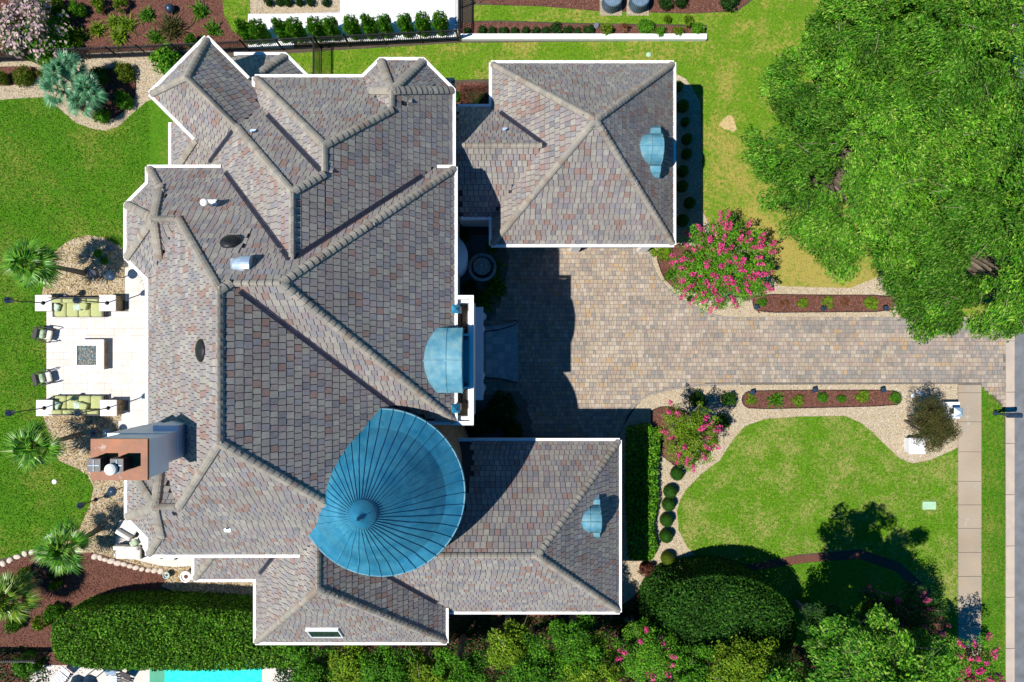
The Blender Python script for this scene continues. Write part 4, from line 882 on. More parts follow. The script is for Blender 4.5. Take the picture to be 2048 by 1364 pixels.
hedge('clipped_hedge', smooth_poly([(97, 1262), (104, 1240), (150, 1222), (250, 1215), (400, 1222), (520, 1232), (590, 1245), (590, 1340), (420, 1346), (180, 1343), (110, 1330), (96, 1300)], 1), 2.7, 'wide flat-topped clipped green hedge between the house and the pool')
hedge('clipped_hedge', smooth_poly([(1300, 1250), (1330, 1190), (1390, 1165), (1470, 1160), (1540, 1178), (1590, 1215), (1608, 1270), (1590, 1320), (1400, 1330), (1310, 1300)], 2), 4.2, 'tall rounded clipped evergreen mass south of the front lawn', rnd=1.2, kind='box')
hedge('low_hedge', [(1258, 858), (1300, 850), (1322, 868), (1316, 960), (1318, 1010), (1308, 1050), (1316, 1100), (1305, 1122), (1262, 1122), (1256, 1000)], .9, 'loose bright green hedge running along the south garage wall', 380, 'bright', .25, .17)
hedge('red_hedge', [(921, 169), (980, 168), (981, 211), (921, 212)], 1.0, 'square clipped dark red hedge between the two north roofs', 1400, 'red', .2, .06)
# ---- trees
def limbs(b, base, tips, r0):
    for t in tips:
        m = base.lerp(t, .5) + Vector((random.gauss(0, .15), random.gauss(0, .15), .25)); b.tube([base, m, t], [r0, r0 * .6, r0 * .2], 6)
def tree(name, px, py, z, rx, ry, hz, label, kind='tree', nclump=160, nleaf=30000, cr=.9, ln=.2, wd=.09, group=None, cat='tree', flowers=0, fcol='pink', hole=.0, trunk_off=(0, 0), poly=None, multi=1, zt=None, jitter=.55, twigs=0, boughs=0, bl=1.9):
    """crown centre at photo pixel px,py seen at height z; rx, ry metres; hz vertical radius"""
    cang = []; ctone = []
    c = W(px, py, z); base = Vector((c.x + trunk_off[0], c.y + trunk_off[1], 0)); t = empty(name, base); tag(t, label, cat, group)
    cp = []; bgh = []
    if boughs:
        for i in range(boughs):
            a = i * 2.39996 + random.uniform(-.3, .3); rr_ = math.sqrt((i + .5) / boughs) * .92; bgh.append((Vector((c.x + math.cos(a) * rx * rr_, c.y + math.sin(a) * ry * rr_, z + hz * math.sqrt(max(.03, 1 - rr_ ** 2)) - random.uniform(0, 1.3))), a + random.uniform(-.5, .5), random.uniform(.68, 1.2)))
    guard = 0
    while len(cp) < nclump and guard < 40000:
        guard += 1
        if boughs:
            bc, ba, bt = random.choice(bgh); u = random.uniform(-1, 1); v_ = random.uniform(-1, 1)
            if u * u + v_ * v_ > 1: continue
            p = bc + Vector((math.cos(ba), math.sin(ba), 0)) * u * bl + Vector((-math.sin(ba), math.cos(ba), 0)) * v_ * bl * .48 + Vector((0, 0, .7 * math.sqrt(1 - u * u - v_ * v_ * .9 if u * u + v_ * v_ * .9 < 1 else 0) - .35 * u - random.choice((0, 0, .7))))
            s = (H - p.z) / 1365.333; ppx = p.x / s + 1024; ppy = 682 - p.y / s
            if poly is not None and not inside(poly, np.array([ppx]), np.array([ppy]))[0]: continue
            cp.append(p); cang.append(ba); ctone.append(bt); continue
        d = np.array([random.gauss(0, 1) for _ in range(3)]); d /= np.linalg.norm(d); d[2] = abs(d[2]) * random.choice((1, 1, 1, -.3)); rr = random.random() ** .45
        p = Vector((c.x + d[0] * rx * rr, c.y + d[1] * ry * rr, z + d[2] * hz * (1 - .25 * (1 - rr))))
        if poly is not None:
            s = (H - p.z) / 1365.333; ppx = p.x / s + 1024; ppy = 682 - p.y / s
            if not inside(poly, np.array([ppx]), np.array([ppy]))[0]: continue
        cp.append(p)
    nclump = len(cp); cp = np.array([tuple(p) for p in cp]); rr = cr * rng.uniform(.55, 1.2, nclump); w_ = rng.choice(nclump, nleaf, p=rr ** 2 / (rr ** 2).sum()); d = sphere_pts(nleaf, -.35)
    P = cp[w_] + d * rr[w_][:, None] * np.array([1, 1, .6]) * rng.uniform(.45, 1.12, (nleaf, 1)); tone = rng.uniform(.78, 1.25, nclump)[w_][:, None]
    if boughs: tone = tone * np.array(ctone)[w_][:, None] * np.where(np.array(ctone)[w_][:, None] > 1, np.array([1.12, 1.0, 1.0])[None], 1.0)
    tdir = None if not boughs else np.c_[np.cos(np.array(cang)[w_]), np.sin(np.array(cang)[w_]), np.full(nleaf, -.35)] + rng.normal(0, .55, (nleaf, 3))
    V, F, C = leafquads(P, d * .6 + np.array([0, 0, .7]), ln, wd, cmix(nleaf, G[kind], var=.35) * tone, jitter, tdir=tdir); org = np.array(tuple(base))
    obj('crown', fastmesh('crown', V - org, F, LEAF, colr=C), t)
    if flowers:
        k = np.argsort(-(np.hypot(cp[:, 0] - c.x, cp[:, 1] - c.y) + rng.uniform(0, 1.6 * rx, nclump)))[:flowers]; fp = cp[k] + sphere_pts(flowers, .2) * rr[k][:, None] * np.array([1, 1, .75]) 
        nf = 60; sp = sphere_pts(flowers * nf, -.3); dirr = np.repeat(fp - np.array(tuple(c)), nf, 0); dirr /= np.linalg.norm(dirr, axis=1)[:, None]
        al = rng.uniform(-1, 1, (flowers * nf, 1)); PP = np.repeat(fp, nf, 0) + sp * .11 * (1.4 - np.abs(al)) + dirr * al * .20
        V2, F2, C2 = leafquads(PP, sp, .09, .08, cmix(len(PP), G[fcol], var=.3), .5); obj('blossom', fastmesh('blossom', V2 - org, F2, PETAL, colr=C2), t)
    b = MB(base); 
    for k in range(multi):
        bb = base + Vector((random.gauss(0, .15), random.gauss(0, .15), 0)) if multi > 1 else base; top = Vector((c.x, c.y, z)) + Vector((random.gauss(0, rx * .25), random.gauss(0, ry * .25), 0)) * (multi > 1)
        r0 = .05 * z / 2 ** .5 / multi ** .5 + .03; b.tube([bb, bb.lerp(top, .5), top], [r0, r0 * .75, r0 * .45], 8)
    tk = b.build('trunk', M['bark'], t)
    b = MB(base); sel = rng.permutation(nclump)[:min(60, nclump // 2)]; limbs(b, Vector((c.x, c.y, z * .62)), [Vector(cp[i]) for i in sel], .07 * (rx / 3 + .3)); b.build('limb', M['bark'], t)
    if twigs:
        for i in rng.permutation(nclump)[:twigs]:
            p = Vector(cp[i]); u = (p - Vector((c.x, c.y, p.z))); u = u.normalized() if u.length > .1 else Vector((1, 0, 0)); u = u + Vector((random.gauss(0, .5), random.gauss(0, .5), .1)); L = random.uniform(.35, .9)
            b = MB(base); b.tube([p + Vector((0, 0, rr[i] * .62)), p + u * L * .5 + Vector((0, 0, rr[i] * .7)), p + u * L + Vector((0, 0, rr[i] * .5))], [.014, .010, .003], 4); b.build('twig', M['twig'], t)
    return t
PT = [(1490, 262), (1492, 228), (1520, 235), (1535, 205), (1530, 185), (1548, 120), (1580, 100), (1600, 95), (1612, 90), (1622, 60), (1625, 30), (1638, 12), (1650, -60), (2140, -60), (2140, 640), (2048, 655), (2000, 672), (1960, 665), (1920, 680), (1890, 675), (1860, 665), (1840, 670), (1815, 655), (1800, 625), (1785, 590), (1775, 555), (1770, 530), (1745, 525), (1720, 510), (1705, 545), (1690, 555), (1665, 535), (1635, 520), (1610, 500), (1600, 475), (1570, 462), (1560, 445), (1525, 430), (1535, 390), (1510, 360), (1495, 345), (1512, 330), (1490, 300), (1478, 285)]
tp = inside
tree('street_tree', 1690, 300, 7.5, 7.0, 7.2, 3.0, 'broad bright green tree beside the north garage lawn', poly=PT, nclump=620, nleaf=165000, cr=.50, ln=.18, wd=.058, jitter=.7, twigs=50, boughs=46)
tree('street_tree', 1890, 80, 8.0, 7.0, 5.6, 3.0, 'broad green tree in the top right corner by the road', poly=PT, nclump=480, nleaf=125000, cr=.50, ln=.18, wd=.058, jitter=.7, twigs=40, boughs=40)
tree('street_tree', 1960, 460, 8.0, 6.4, 7.0, 3.0, 'broad green tree overhanging the street end of the driveway', poly=PT, nclump=560, nleaf=145000, cr=.50, ln=.18, wd=.058, jitter=.7, twigs=50, boughs=42)
# crape myrtles
tree('crape_myrtle', 1443, 528, 3.2, 2.75, 2.65, 1.3, 'crape myrtle full of hot pink blossom beside the north garage', 'bright', 210, 26000, .40, .12, .05, flowers=185, multi=5, twigs=6)
tree('crape_myrtle', 1374, 868, 3.6, 1.7, 1.8, 1.2, 'lighter green crape myrtle with few pink blossoms by the south garage corner', 'lime', 110, 9000, .32, .10, .05, flowers=26, multi=5, twigs=12)
tree('crape_myrtle', 1285, 1300, 4.2, 1.9, 1.6, 1.4, 'crape myrtle with scattered pink blossom beyond the south garage eave', 'bright', 110, 11000, .38, .12, .05, flowers=18, multi=4)
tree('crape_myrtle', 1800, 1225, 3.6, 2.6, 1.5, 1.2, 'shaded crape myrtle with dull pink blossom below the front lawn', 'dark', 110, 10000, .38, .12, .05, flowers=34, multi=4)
tree('crape_myrtle', 1945, 1330, 3.6, 1.3, 1.7, 1.2, 'hot pink crape myrtle leaning over the pavement in the bottom right corner', 'bright', 90, 7000, .36, .12, .05, flowers=90, multi=4)
tree('weeping_tree', 1862, 848, 2.4, 1.35, 1.5, .9, 'olive-brown fine-leaved bushy tree between the two white pillars', 'brown', 120, 15000, .34, .12, .03, cat='tree', multi=3)
tree('olive_tree', 1490, 1345, 5.0, 2.4, 1.6, 1.4, 'yellow-green open-branched tree at the bottom edge below the rounded hedge', 'lime', 130, 14000, .5, .14, .07, twigs=20, multi=2)
tree('shade_tree', 1740, 1345, 10.2, 2.9, 2.7, 1.7, 'tall dark green tree at the bottom edge right of the rounded hedge', 'tree', 120, 26000, .48, .17, .08, twigs=10, boughs=16, bl=1.3, trunk_off=(1.6, -1.2))
tree('garden_tree', 1655, 1262, 4.0, 1.7, 1.3, 1.1, 'added tree with leaves coloured dark for the shade between the rounded hedge and the dull crape myrtle', 'dark', 60, 10000, .45, .14, .07)  # added tree; its dark leaf colour stands in for the shadow here
tree('shade_tree', 1830, 1330, 5.4, 2.2, 1.8, 1.5, 'smaller green tree at the bottom edge beside the pink crape myrtle', 'tree', 110, 18000, .55, .15, .07)
tree('shade_tree', 1600, 1420, 7.0, 2.6, 2.4, 1.6, 'green tree cut off by the bottom edge, left of the tall dark one', 'tree', 110, 18000, .6, .17, .08)
for i, (px, py, z, r, h, kd, lb) in enumerate([(625, 1335, 4.6, 1.5, 1.2, 'mid', 'bushy green tree just right of the pool'), (700, 1325, 4.4, 1.2, 1.2, 'lime', 'yellow-green bushy tree, second right of the pool'), (770, 1345, 4.8, 1.5, 1.2, 'mid', 'dense green tree below the south wing with the skylight'),
   (845, 1335, 4.4, 1.3, 1.3, 'lime', 'light green lumpy tree below the corner of the south wing'), (915, 1345, 4.6, 1.4, 1.2, 'mid', 'mid green tree below the step between south wing and garage'), (1015, 1285, 4.6, 1.0, 1.2, 'lime', 'small bright conifer standing alone below the garage roof'),
   (1070, 1340, 5.0, 1.5, 1.4, 'mid', 'mid green conifer below the garage roof, left of the large one'), (1155, 1285, 5.0, 1.45, 1.5, 'mid', 'large bright conifer below the middle of the garage roof'), (1190, 1345, 5.0, 1.6, 1.4, 'lime', 'bright green conifer left of the pink-flowered crape myrtle'), (1385, 1335, 4.4, 1.5, 1.2, 'mid', 'dark leafy tree under the rounded hedge at the bottom edge')]):
    tree('garden_tree', px, py, z, r, r, h, lb, kd, 34, 7500, .48, .13, .08, 'trees along the south boundary', twigs=3 if i % 2 else 0)
# ---- palms
def frond_mesh(kind, nb=22, L=1.0, spread=2.5):
    V = []; F = []; C = []
    def blade(o, d, l, w_, dr, c):
        s = Vector((-d.y, d.x, 0)).normalized() * w_; k = len(V); m = o + d * l * .55 + Vector((0, 0, dr * .25)); e = o + d * l + Vector((0, 0, -dr)); V.extend([o, m + s, e, m - s]); C.extend([c] * 4); F.append((k, k + 1, k + 2, k + 3))
    k = 0; V.extend([Vector((0, -.02, 0)), Vector((0, .02, 0)), Vector((.42, .012, .12)), Vector((.42, -.012, .12))]); C.extend([np.array((.14, .22, .05))] * 4); F.append((0, 1, 2, 3))
    for i in range(nb):
        a = -spread / 2 + spread * i / (nb - 1); l = .62 * (1 - .25 * abs(a) / (spread / 2)) * random.uniform(.92, 1.08); d = Vector((math.cos(a), math.sin(a), random.uniform(-.05, .1))); c = np.array(random.choice(G[kind])) * random.uniform(.75, 1.25)
        blade(Vector((.40, 0, .12)), d, l, .022, random.uniform(.05, .25), c)
    return fastmesh('frond', [tuple(v) for v in V], F, PALM, colr=np.array(C))
def palm(px, py, z, rad, n, kind, label, lean=(0, 0), heads=((0, 0, 0, 1),)):
    c = W(px, py, z); base = Vector((c.x + lean[0], c.y + lean[1], 0)); t = empty('palm_tree', base); tag(t, label, 'palm'); ms = [frond_mesh(kind) for _ in range(3)]
    b = MB(base); b.tube([base, base.lerp(c, .5) + Vector((.03, 0, 0)), c], [.17, .12, .11], 9); b.build('trunk', M['bark'], t)
    for hx, hy, hz, hs in heads:
        hc = c + Vector((hx, hy, hz))
        if hz: b = MB(base); b.tube([base + Vector((hx * .2, hy * .2, 0)), hc], [.13, .09], 8); b.build('trunk', M['bark'], t)
        for i in range(n):
            o = obj('frond', random.choice(ms), t); o.location = hc - base; tier = i / n; o.rotation_euler = (random.uniform(-.5, .5), -(1.35 - tier * 1.75) + random.uniform(-.15, .15), i * 2.4 + random.uniform(-.3, .3)); s = rad / 1.02 * random.uniform(.75, 1.15) * hs; o.scale = (s, s, s)
palm(145, 168, 1.9, 1.15, 15, 'blue', 'blue-green fan palm with several heads in the northwest island bed', (0, 0), ((-.9, -.3, -.3, 1), (.1, .9, .1, 1), (.8, -.2, -.2, 1), (.3, -.9, -.5, 1), (-.5, .5, .3, .9)))
palm(68, 525, 3.2, 1.65, 24, 'bright', 'fan palm north of the patio, leaning over the lawn', (.7, -.25))
palm(78, 890, 2.6, 1.6, 24, 'bright', 'fan palm south of the patio beside the pebble bed', (.5, .2))
palm(135, 1092, 2.4, 1.6, 24, 'bright', 'bright green fan palm at the tip of the southwest mulch bed', (.35, .3))
palm(25, 1195, 2.2, 1.7, 28, 'lime', 'yellow-green fan palm at the left edge of the southwest mulch bed', (.1, .1))
# ---- shrubs
S = shrub
S(55, 55, 74, 'pinkish', 'big shrub covered in pale pink blossom in the top left corner', h=2.4)
nb_list = [(112, 8, 17, 'lime', 'bright lime shrub at the top edge, right of the pink-flowered shrub'), (150, 14, 18, 'bright', 'leafy green shrub at the top edge with a dark shadow on its right'), (195, 6, 16, 'lime', 'lime shrub at the top edge in the middle of the neighbour\'s bed'),
 (238, 6, 15, 'lime', 'small lime shrub at the top edge, left of the tall grass clump'), (183, 52, 19, 'feather', 'feathery shrub in the second row of the neighbour\'s bed, nearest the pink shrub'), (142, 66, 24, 'feather', 'wide feathery shrub just above the fence beside the pink shrub'), (218, 38, 17, 'feather', 'feathery shrub in the upper middle of the neighbour\'s bed'),
 (243, 42, 20, 'feather', 'pale feathery shrub left of the olive grass clump'), (228, 66, 22, 'feather', 'low feathery shrub above the middle of the fence'), (140, 86, 14, 'olive', 'small dark feathery shrub touching the fence'), (285, 22, 18, 'olive', 'dark green feathery shrub below the top edge near the ball'),
 (302, 68, 18, 'olive', 'sparse feathery shrub above the fence near the leafy bush'), (335, 50, 30, 'dryfeather', 'tall olive-brown grass clump with a dark shadow'), (393, 14, 20, 'olive', 'green feathery shrub near the lawn corner at the top'), (418, 52, 18, 'olive', 'feathery shrub left of the row of conical shrubs'), (380, 80, 15, 'mid', 'round green shrub tucked against the fence')]
for px, py, r, k, lb in nb_list: S(px, py, r, k, lb, 'shrubs in the neighbour\'s bark bed', h=.9)
S(330, 118, 37, 'bright', 'large leafy bush between the fence and the house corner', h=1.3)
for px, py, r, k, lb in [(42, 150, 21, 'mound', 'olive round shrub left of the blue-green palm'), (82, 148, 11, 'mound', 'small olive shrub hidden at the palm\'s left edge'), (-4, 152, 15, 'mound', 'round shrub cut by the left edge of the picture'), (196, 148, 19, 'box', 'round green shrub right of the blue-green palm'), (243, 142, 22, 'mound', 'olive round shrub at the top right of the island bed'),
   (243, 198, 21, 'mid', 'leafy shrub at the right side of the island bed'), (197, 228, 17, 'bright', 'small leafy shrub at the lower tip of the island bed')]: S(px, py, r, k, lb, 'shrubs round the northwest island bed', h=.85)
# upright shrub hedge of the neighbour
for i in range(12):
    px = 480 + i * 36.3 + random.uniform(-4, 4); py = 55 - i * 1.6
    o = S(px, py, 18, 'bright', 'upright bright green shrub, %s from the left in the row along the white paving' % ordn(i), 'upright shrubs along the white paving', h=2.0, sy=1.1, sx=1.0)
for i, px in enumerate((535, 558, 575, 597, 619, 650)): S(px, 2, 9, 'dark', 'small dark ball bush at the top edge, %s from the left on the gravel' % ordn(i), 'ball bushes on the neighbour\'s gravel', h=.5)
bx_ = [(934, 60, 7), (964, 60, 10), (984, 60, 9), (1007, 60, 10), (1029, 61, 9), (1051, 61, 9), (1071, 61, 9), (1091, 60, 9), (1113, 56, 13), (1136, 59, 10), (1156, 62, 9), (1178, 57, 12)]
for i, (px, py, r) in enumerate(bx_): S(px, py, r, 'dark', 'small dark boxwood ball, %s from the left in the row behind the low white wall' % ordn(i), 'boxwood balls behind the low white wall', h=r * q * 1.3)
for i, (px, py, r, k, lb) in enumerate([(1214, 57, 14, 'lime', 'lime shrub right after the row of dark boxwood balls'), (1250, 54, 12, 'orange', 'sparse orange-tipped shrub behind the low white wall'), (1292, 50, 18, 'bright', 'largest leafy shrub behind the low white wall'), (1322, 62, 13, 'bright', 'low leafy shrub right of the largest one behind the low white wall'),
   (1357, 62, 12, 'lime', 'round lime shrub near the right end of the low white wall'), (1378, 40, 12, 'lime', 'small lime shrub at the lawn edge near the right end of the low wall'), (1398, 54, 15, 'bright', 'leafy shrub at the right end of the low white wall'), (1335, 36, 8, 'lime', 'tiny lime shrub at the lawn edge behind the low wall')]): S(px, py, r, k, lb, 'leafy shrubs behind the low white wall', h=.6)
for px, py, r, lb in [(1333, 0, 16, 'dark ball bush at the top edge right of the ribbed bins'), (1364, -2, 14, 'dark ball bush at the top edge left of the gap of white gravel'), (1462, -1, 20, 'larger dark ball bush at the right end of the top bark bed')]: S(px, py, r, 'dark', lb, 'ball bushes in the top bark bed', h=.7)
for i, (px, py, r, k) in enumerate([(1356, 172, 11, 'limeball'), (1366, 211, 13, 'ball'), (1371, 243, 9, 'ball'), (1375, 277, 11, 'ball'), (1374, 307, 11, 'ball'), (1366, 342, 12, 'ball'), (1380, 405, 12, 'ball'), (1365, 372, 12, 'ball'), (1366, 440, 13, 'ball')]):
    S(px, py, r, k, 'clipped ball bush beside the north garage wall, %s from the top' % ordn(i), 'ball bushes beside the north garage', h=.7)
S(1322, 499, 24, 'lime', 'low lime ground cover at the corner of the north garage', h=.35); S(912, 191, 12, 'mid', 'small green shrub left of the square red hedge', h=.7)
for px, py, r, k, lb in [(1345, 548, 17, 'olive', 'small green plant under the left side of the pink crape myrtle'), (1381, 598, 7, 'dark', 'tiny dark tuft on the gravel below the pink crape myrtle')]: S(px, py, r, k, lb, h=.4)
for px, py, r, k, lb in [(1524, 604, 11, 'mid', 'small green plant at the left end of the north driveway bed'), (1569, 606, 10, 'orange', 'dry brown plant second in the north driveway bed'), (1606, 607, 12, 'lime', 'green plant third in the north driveway bed'), (1658, 605, 13, 'lime', 'yellow-green plant fourth in the north driveway bed'), (1690, 604, 10, 'orange', 'dry plant fifth in the north driveway bed'), (1743, 606, 16, 'lime', 'largest yellow plant in the north driveway bed')]: S(px, py, r, k, lb, 'plants in the north driveway bed', h=.3)
for px, py, r, k, lb in [(1502, 798, 12, 'lime', 'green plant at the left end of the south driveway bed'), (1554, 800, 17, 'olive', 'wide loose plant second in the south driveway bed'), (1597, 801, 13, 'lime', 'green plant third in the south driveway bed'), (1646, 796, 12, 'mid', 'dark green plant fourth in the south driveway bed'), (1684, 797, 10, 'mid', 'small green plant fifth in the south driveway bed'), (1726, 794, 15, 'lime', 'wide lime plant sixth in the south driveway bed'), (1792, 796, 13, 'mid', 'round green plant at the right end of the south driveway bed')]: S(px, py, r, k, lb, 'plants in the south driveway bed', h=.3)
for i, (px, py, r, k) in enumerate([(1405, 905, 13, 'ball'), (1381, 918, 12, 'ball'), (1355, 948, 14, 'ball'), (1341, 984, 14, 'ball'), (1338, 1010, 14, 'ball'), (1334, 1041, 14, 'ball'), (1333, 1073, 14, 'ball'), (1336, 1118, 14, 'limeball')]):
    S(px, py, r, k, ('yellow-green clipped ball at the lower end' if k == 'limeball' else 'clipped green ball, %s from the top' % ordn(i)) + ' of the row edging the front lawn', 'topiary balls edging the front lawn', h=.72)
for px, py, r, lb in [(1400, 800, 20, 'round dark shrub above the lighter crape myrtle'), (1460, 800, 17, 'round dark shrub at the left end of the south driveway bed'), (1447, 843, 17, 'round dark shrub right of the lighter crape myrtle')]: S(px, py, r, 'box', lb, 'dark shrubs round the lighter crape myrtle', h=.8)
S(1294, 1140, 17, 'red', 'dwarf red maple near the corner of the south garage', h=.8); S(1277, 1196, 8, 'red', 'tiny red shrub in the shade below the south garage corner', h=.5)
S(1858, 884, 9, 'olive', 'small potted plant on the lower white pillar', z=.62, h=.4)
for px, py, r, k, lb in [(102, 1325, 0, 'box', ''), (48, 1330, 30, 'mid', 'round leafy shrub in the bottom left corner'), (22, 1252, 18, 'mid', 'green shrub under the yellow-green palm, on its left'), (78, 1248, 17, 'lime', 'green shrub between the yellow-green palm and the clipped hedge'), (103, 1228, 20, 'mid', 'shrub against the left end of the clipped hedge'), (108, 1150, 14, 'dark', 'dark shrub in the shade between the two southwest palms'), (105, 1172, 10, 'mid', 'tiny bluish plant in the shade of the southwest bed'), (48, 1150, 16, 'lime', 'loose pale plant above the yellow-green palm')]:
    if r: S(px, py, r, k, lb, h=.9)
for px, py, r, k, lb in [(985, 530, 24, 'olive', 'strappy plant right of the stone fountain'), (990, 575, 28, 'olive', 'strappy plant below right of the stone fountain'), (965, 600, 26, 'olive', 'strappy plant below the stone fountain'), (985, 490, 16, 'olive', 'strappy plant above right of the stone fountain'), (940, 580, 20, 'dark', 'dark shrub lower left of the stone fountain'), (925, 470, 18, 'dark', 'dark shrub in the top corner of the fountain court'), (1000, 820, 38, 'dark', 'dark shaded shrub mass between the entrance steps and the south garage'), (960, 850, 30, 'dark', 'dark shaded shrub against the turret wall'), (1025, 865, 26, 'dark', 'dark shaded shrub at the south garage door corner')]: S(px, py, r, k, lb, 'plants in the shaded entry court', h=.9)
# ================================================================ THINGS
# low white retaining wall
b = MB(W(1165, 78, 0)); a = P2(920, 83); c = P2(1411, 81); b.box(((a[0] + c[0]) / 2, a[1] + .16, .17), (c[0] - a[0], .32, .34)); tag(b.build('garden_wall', M['white'], bevel=.02), 'long low white wall edging the side lawn', 'wall')
# fences
def fence(pts, h, label, post_gap=1.9):
    P = [Vector((*P2(*p), 0)) for p in pts]; org = P[0]; t = empty('metal_fence', org); tag(t, label, 'fence'); pk = MB(org)
    rails = MB(org)
    for a, c in zip(P[:-1], P[1:]):
        L = (c - a).length; d = (c - a).normalized(); n = max(1, round(L / post_gap))
        for i in range(n + 1):
            p = a + d * (L * i / n); b = MB(org); b.box((p.x, p.y, h / 2 + .04), (.07, .07, h + .08), math.atan2(d.y, d.x)); b.box((p.x, p.y, h + .1), (.1, .1, .03), math.atan2(d.y, d.x)); b.build('post', M['black'], t)
        for z in (.15, h - .18, h): b = MB(org); b.box(((a + c) / 2 + Vector((0, 0, z))), (L, .045, .035), math.atan2(d.y, d.x)); b.build('rail', M['black'], t)
        m = int(L / .115)
        for i in range(m): p = a + d * (L * (i + .5) / m); pk.box((p.x, p.y, h / 2 + .03), (.03, .03, h), 0)
    o = pk.build('pickets', M['black'], t); o['kind'] = 'stuff'
fence([(-60, 126), (300, 113), (500, 103), (700, 93), (917, 82)], 1.4, 'long black metal picket fence between the two gardens')
fence([(922, 82), (922, -50)], 1.5, 'short black metal fence running up beside the white paving')
fence([(641, 96), (641, 168)], 1.5, 'short black metal fence closing the side passage to the house')
fence([(-60, 1302), (100, 1303)], 1.3, 'black metal fence in the shade of the bottom left corner')
# patio piers with tall iron lanterns
def pier(px0, py0, px1, py1, label, h=.8):
    a = W(px0, py1, h); c = W(px1, py0, h); org = Vector(((a.x + c.x) / 2, (a.y + c.y) / 2, 0)); sx = c.x - a.x; sy = c.y - a.y; t = empty('stone_pier', org); tag(t, label, 'pillar', 'piers with white caps at the patio corners')
    b = MB(org)
    nl = 5
    for i in range(nl):
        for k in range(3):
            for s in (-1, 1):
                ww = (sx - .1) / 3; b.box((org.x - (sx - .1) / 2 + ww * (k + .5), org.y + s * (sy / 2 - .09), (i + .5) * (h - .07) / nl), (ww - .015, .1 + random.uniform(0, .03), (h - .07) / nl - .015)); b.box((org.x + s * (sx / 2 - .09), org.y - (sy - .1) / 2 + ww * (k + .5), (i + .5) * (h - .07) / nl), (.1 + random.uniform(0, .03), ww - .015, (h - .07) / nl - .015))
    b.box((org.x, org.y, (h - .08) / 2), (sx - .2, sy - .2, h - .08)); b.build('stone_facing', M['stone_brown'], t)
    b = MB(org); b.box((org.x, org.y, h - .035), (sx, sy, .07)); b.build('cap', M['fire_top'], t, bevel=.01); return org
def lantern(org, z0, zt, label, group='tall iron lanterns on the patio piers'):
    t = empty('post_lantern', (org.x, org.y, z0)); tag(t, label, 'lantern', group); O = (org.x, org.y, z0)
    b = MB(O); b.lathe([(.12, z0), (.12, z0 + .03), (.05, z0 + .08), (.035, z0 + .3), (.03, zt - .6), (.045, zt - .56), (.03, zt - .5)], (org.x, org.y, 0), 10); b.build('pole', M['black'], t)
    b = MB(O); b.lathe([(.06, zt - .5), (.12, zt - .45), (.16, zt - .12), (.16, zt - .1)], (org.x, org.y, 0), 6); b.build('glass', M['iron'], t)
    b = MB(O); b.lathe([(.2, zt - .11), (.19, zt - .07), (.1, zt + .03), (.03, zt + .08), (.04, zt + .11), (.01, zt + .16)], (org.x, org.y, 0), 6)
    for k in range(6): a = k * math.pi / 3; b.box((org.x + .155 * math.cos(a), org.y + .155 * math.sin(a), zt - .28), (.02, .02, .36))
    b.build('lantern_hood', M['iron'], t)
piers = [((70, 590, 103, 622), 'northwest', 3.7), ((198, 590, 231, 622), 'northeast', 3.7), ((72, 800, 105, 832), 'southwest', 3.7), ((200, 800, 233, 832), 'southeast', 3.7)]
for bb, nm, zt in piers:
    o = pier(*bb, 'white-capped brown stone pier at the %s of the patio' % nm); lantern(o, .8, zt, 'tall black post lantern on the %s patio pier' % nm)
# sofas
def cushion(b, x, y, z, sx, sy, sz, rz=0):
    vs = []; fs = []
    def rr(s): 
        r = .12 * min(sx, sy); pts = []
        for cx, cy, a0 in ((1, 1, 0), (-1, 1, 1), (-1, -1, 2), (1, -1, 3)):
            for k in range(3): a = (a0 + k / 2) * math.pi / 2; pts.append(((cx * (sx / 2 - r) + r * math.cos(a)) * s, (cy * (sy / 2 - r) + r * math.sin(a)) * s))
        return pts
    R_ = Matrix.Rotation(rz, 3, 'Z'); lv = [(.94, -.5), (1, -.25), (1, .2), (.93, .42), (.6, .52)]
    for s, h in lv: vs += [Vector((x, y, z)) + R_ @ Vector((px, py, h * sz)) for px, py in rr(s)]
    n = 12
    for i in range(4):
        for k in range(n): fs.append((i * n + k, i * n + (k + 1) % n, (i + 1) * n + (k + 1) % n, (i + 1) * n + k))
    fs.append([4 * n + k for k in range(n)]); fs.append(list(range(n - 1, -1, -1))); b.add(vs, fs)
def sofa(px0, px1, py_back, py_front, s, label):
    """s=+1 : back towards the top of the picture"""
    a = W(px0, py_back, .5); c = W(px1, py_front, .5); cx = (a.x + c.x) / 2; cy = (a.y + c.y) / 2; L = c.x - a.x; D = abs(a.y - c.y); t = empty('patio_sofa', (cx, cy, 0)); tag(t, label, 'sofa', 'long green cushioned sofas between the patio piers'); O = (cx, cy, 0)
    b = MB(O); b.box((cx, cy, .2), (L, D, .1)); b.box((cx, cy + s * (D / 2 - .04), .45), (L, .06, .75))
    for sx in (-1, 1):
        b.box((cx + sx * (L / 2 - .03), cy, .42), (.07, D, .07), 0)
        for sy in (-1, 1): b.box((cx + sx * (L / 2 - .05), cy + sy * (D / 2 - .06), .2), (.06, .06, .44))
    b.build('frame', M['rattan'], t)
    for k in range(4):
        ww = (L - .16) / 4; b = MB(O); cushion(b, cx - L / 2 + .08 + ww * (k + .5), cy - s * .12, .35, ww - .02, D - .28, .2); b.build('seat_cushion', M['green_fabric'], t, smooth=True)
        b = MB(O); cushion(b, cx - L / 2 + .08 + ww * (k + .5), cy + s * (D / 2 - .2), .62, ww - .02, .24, .42); b.build('back_cushion', M['green_fabric'], t, smooth=True)
    return t, cx, cy, L, D
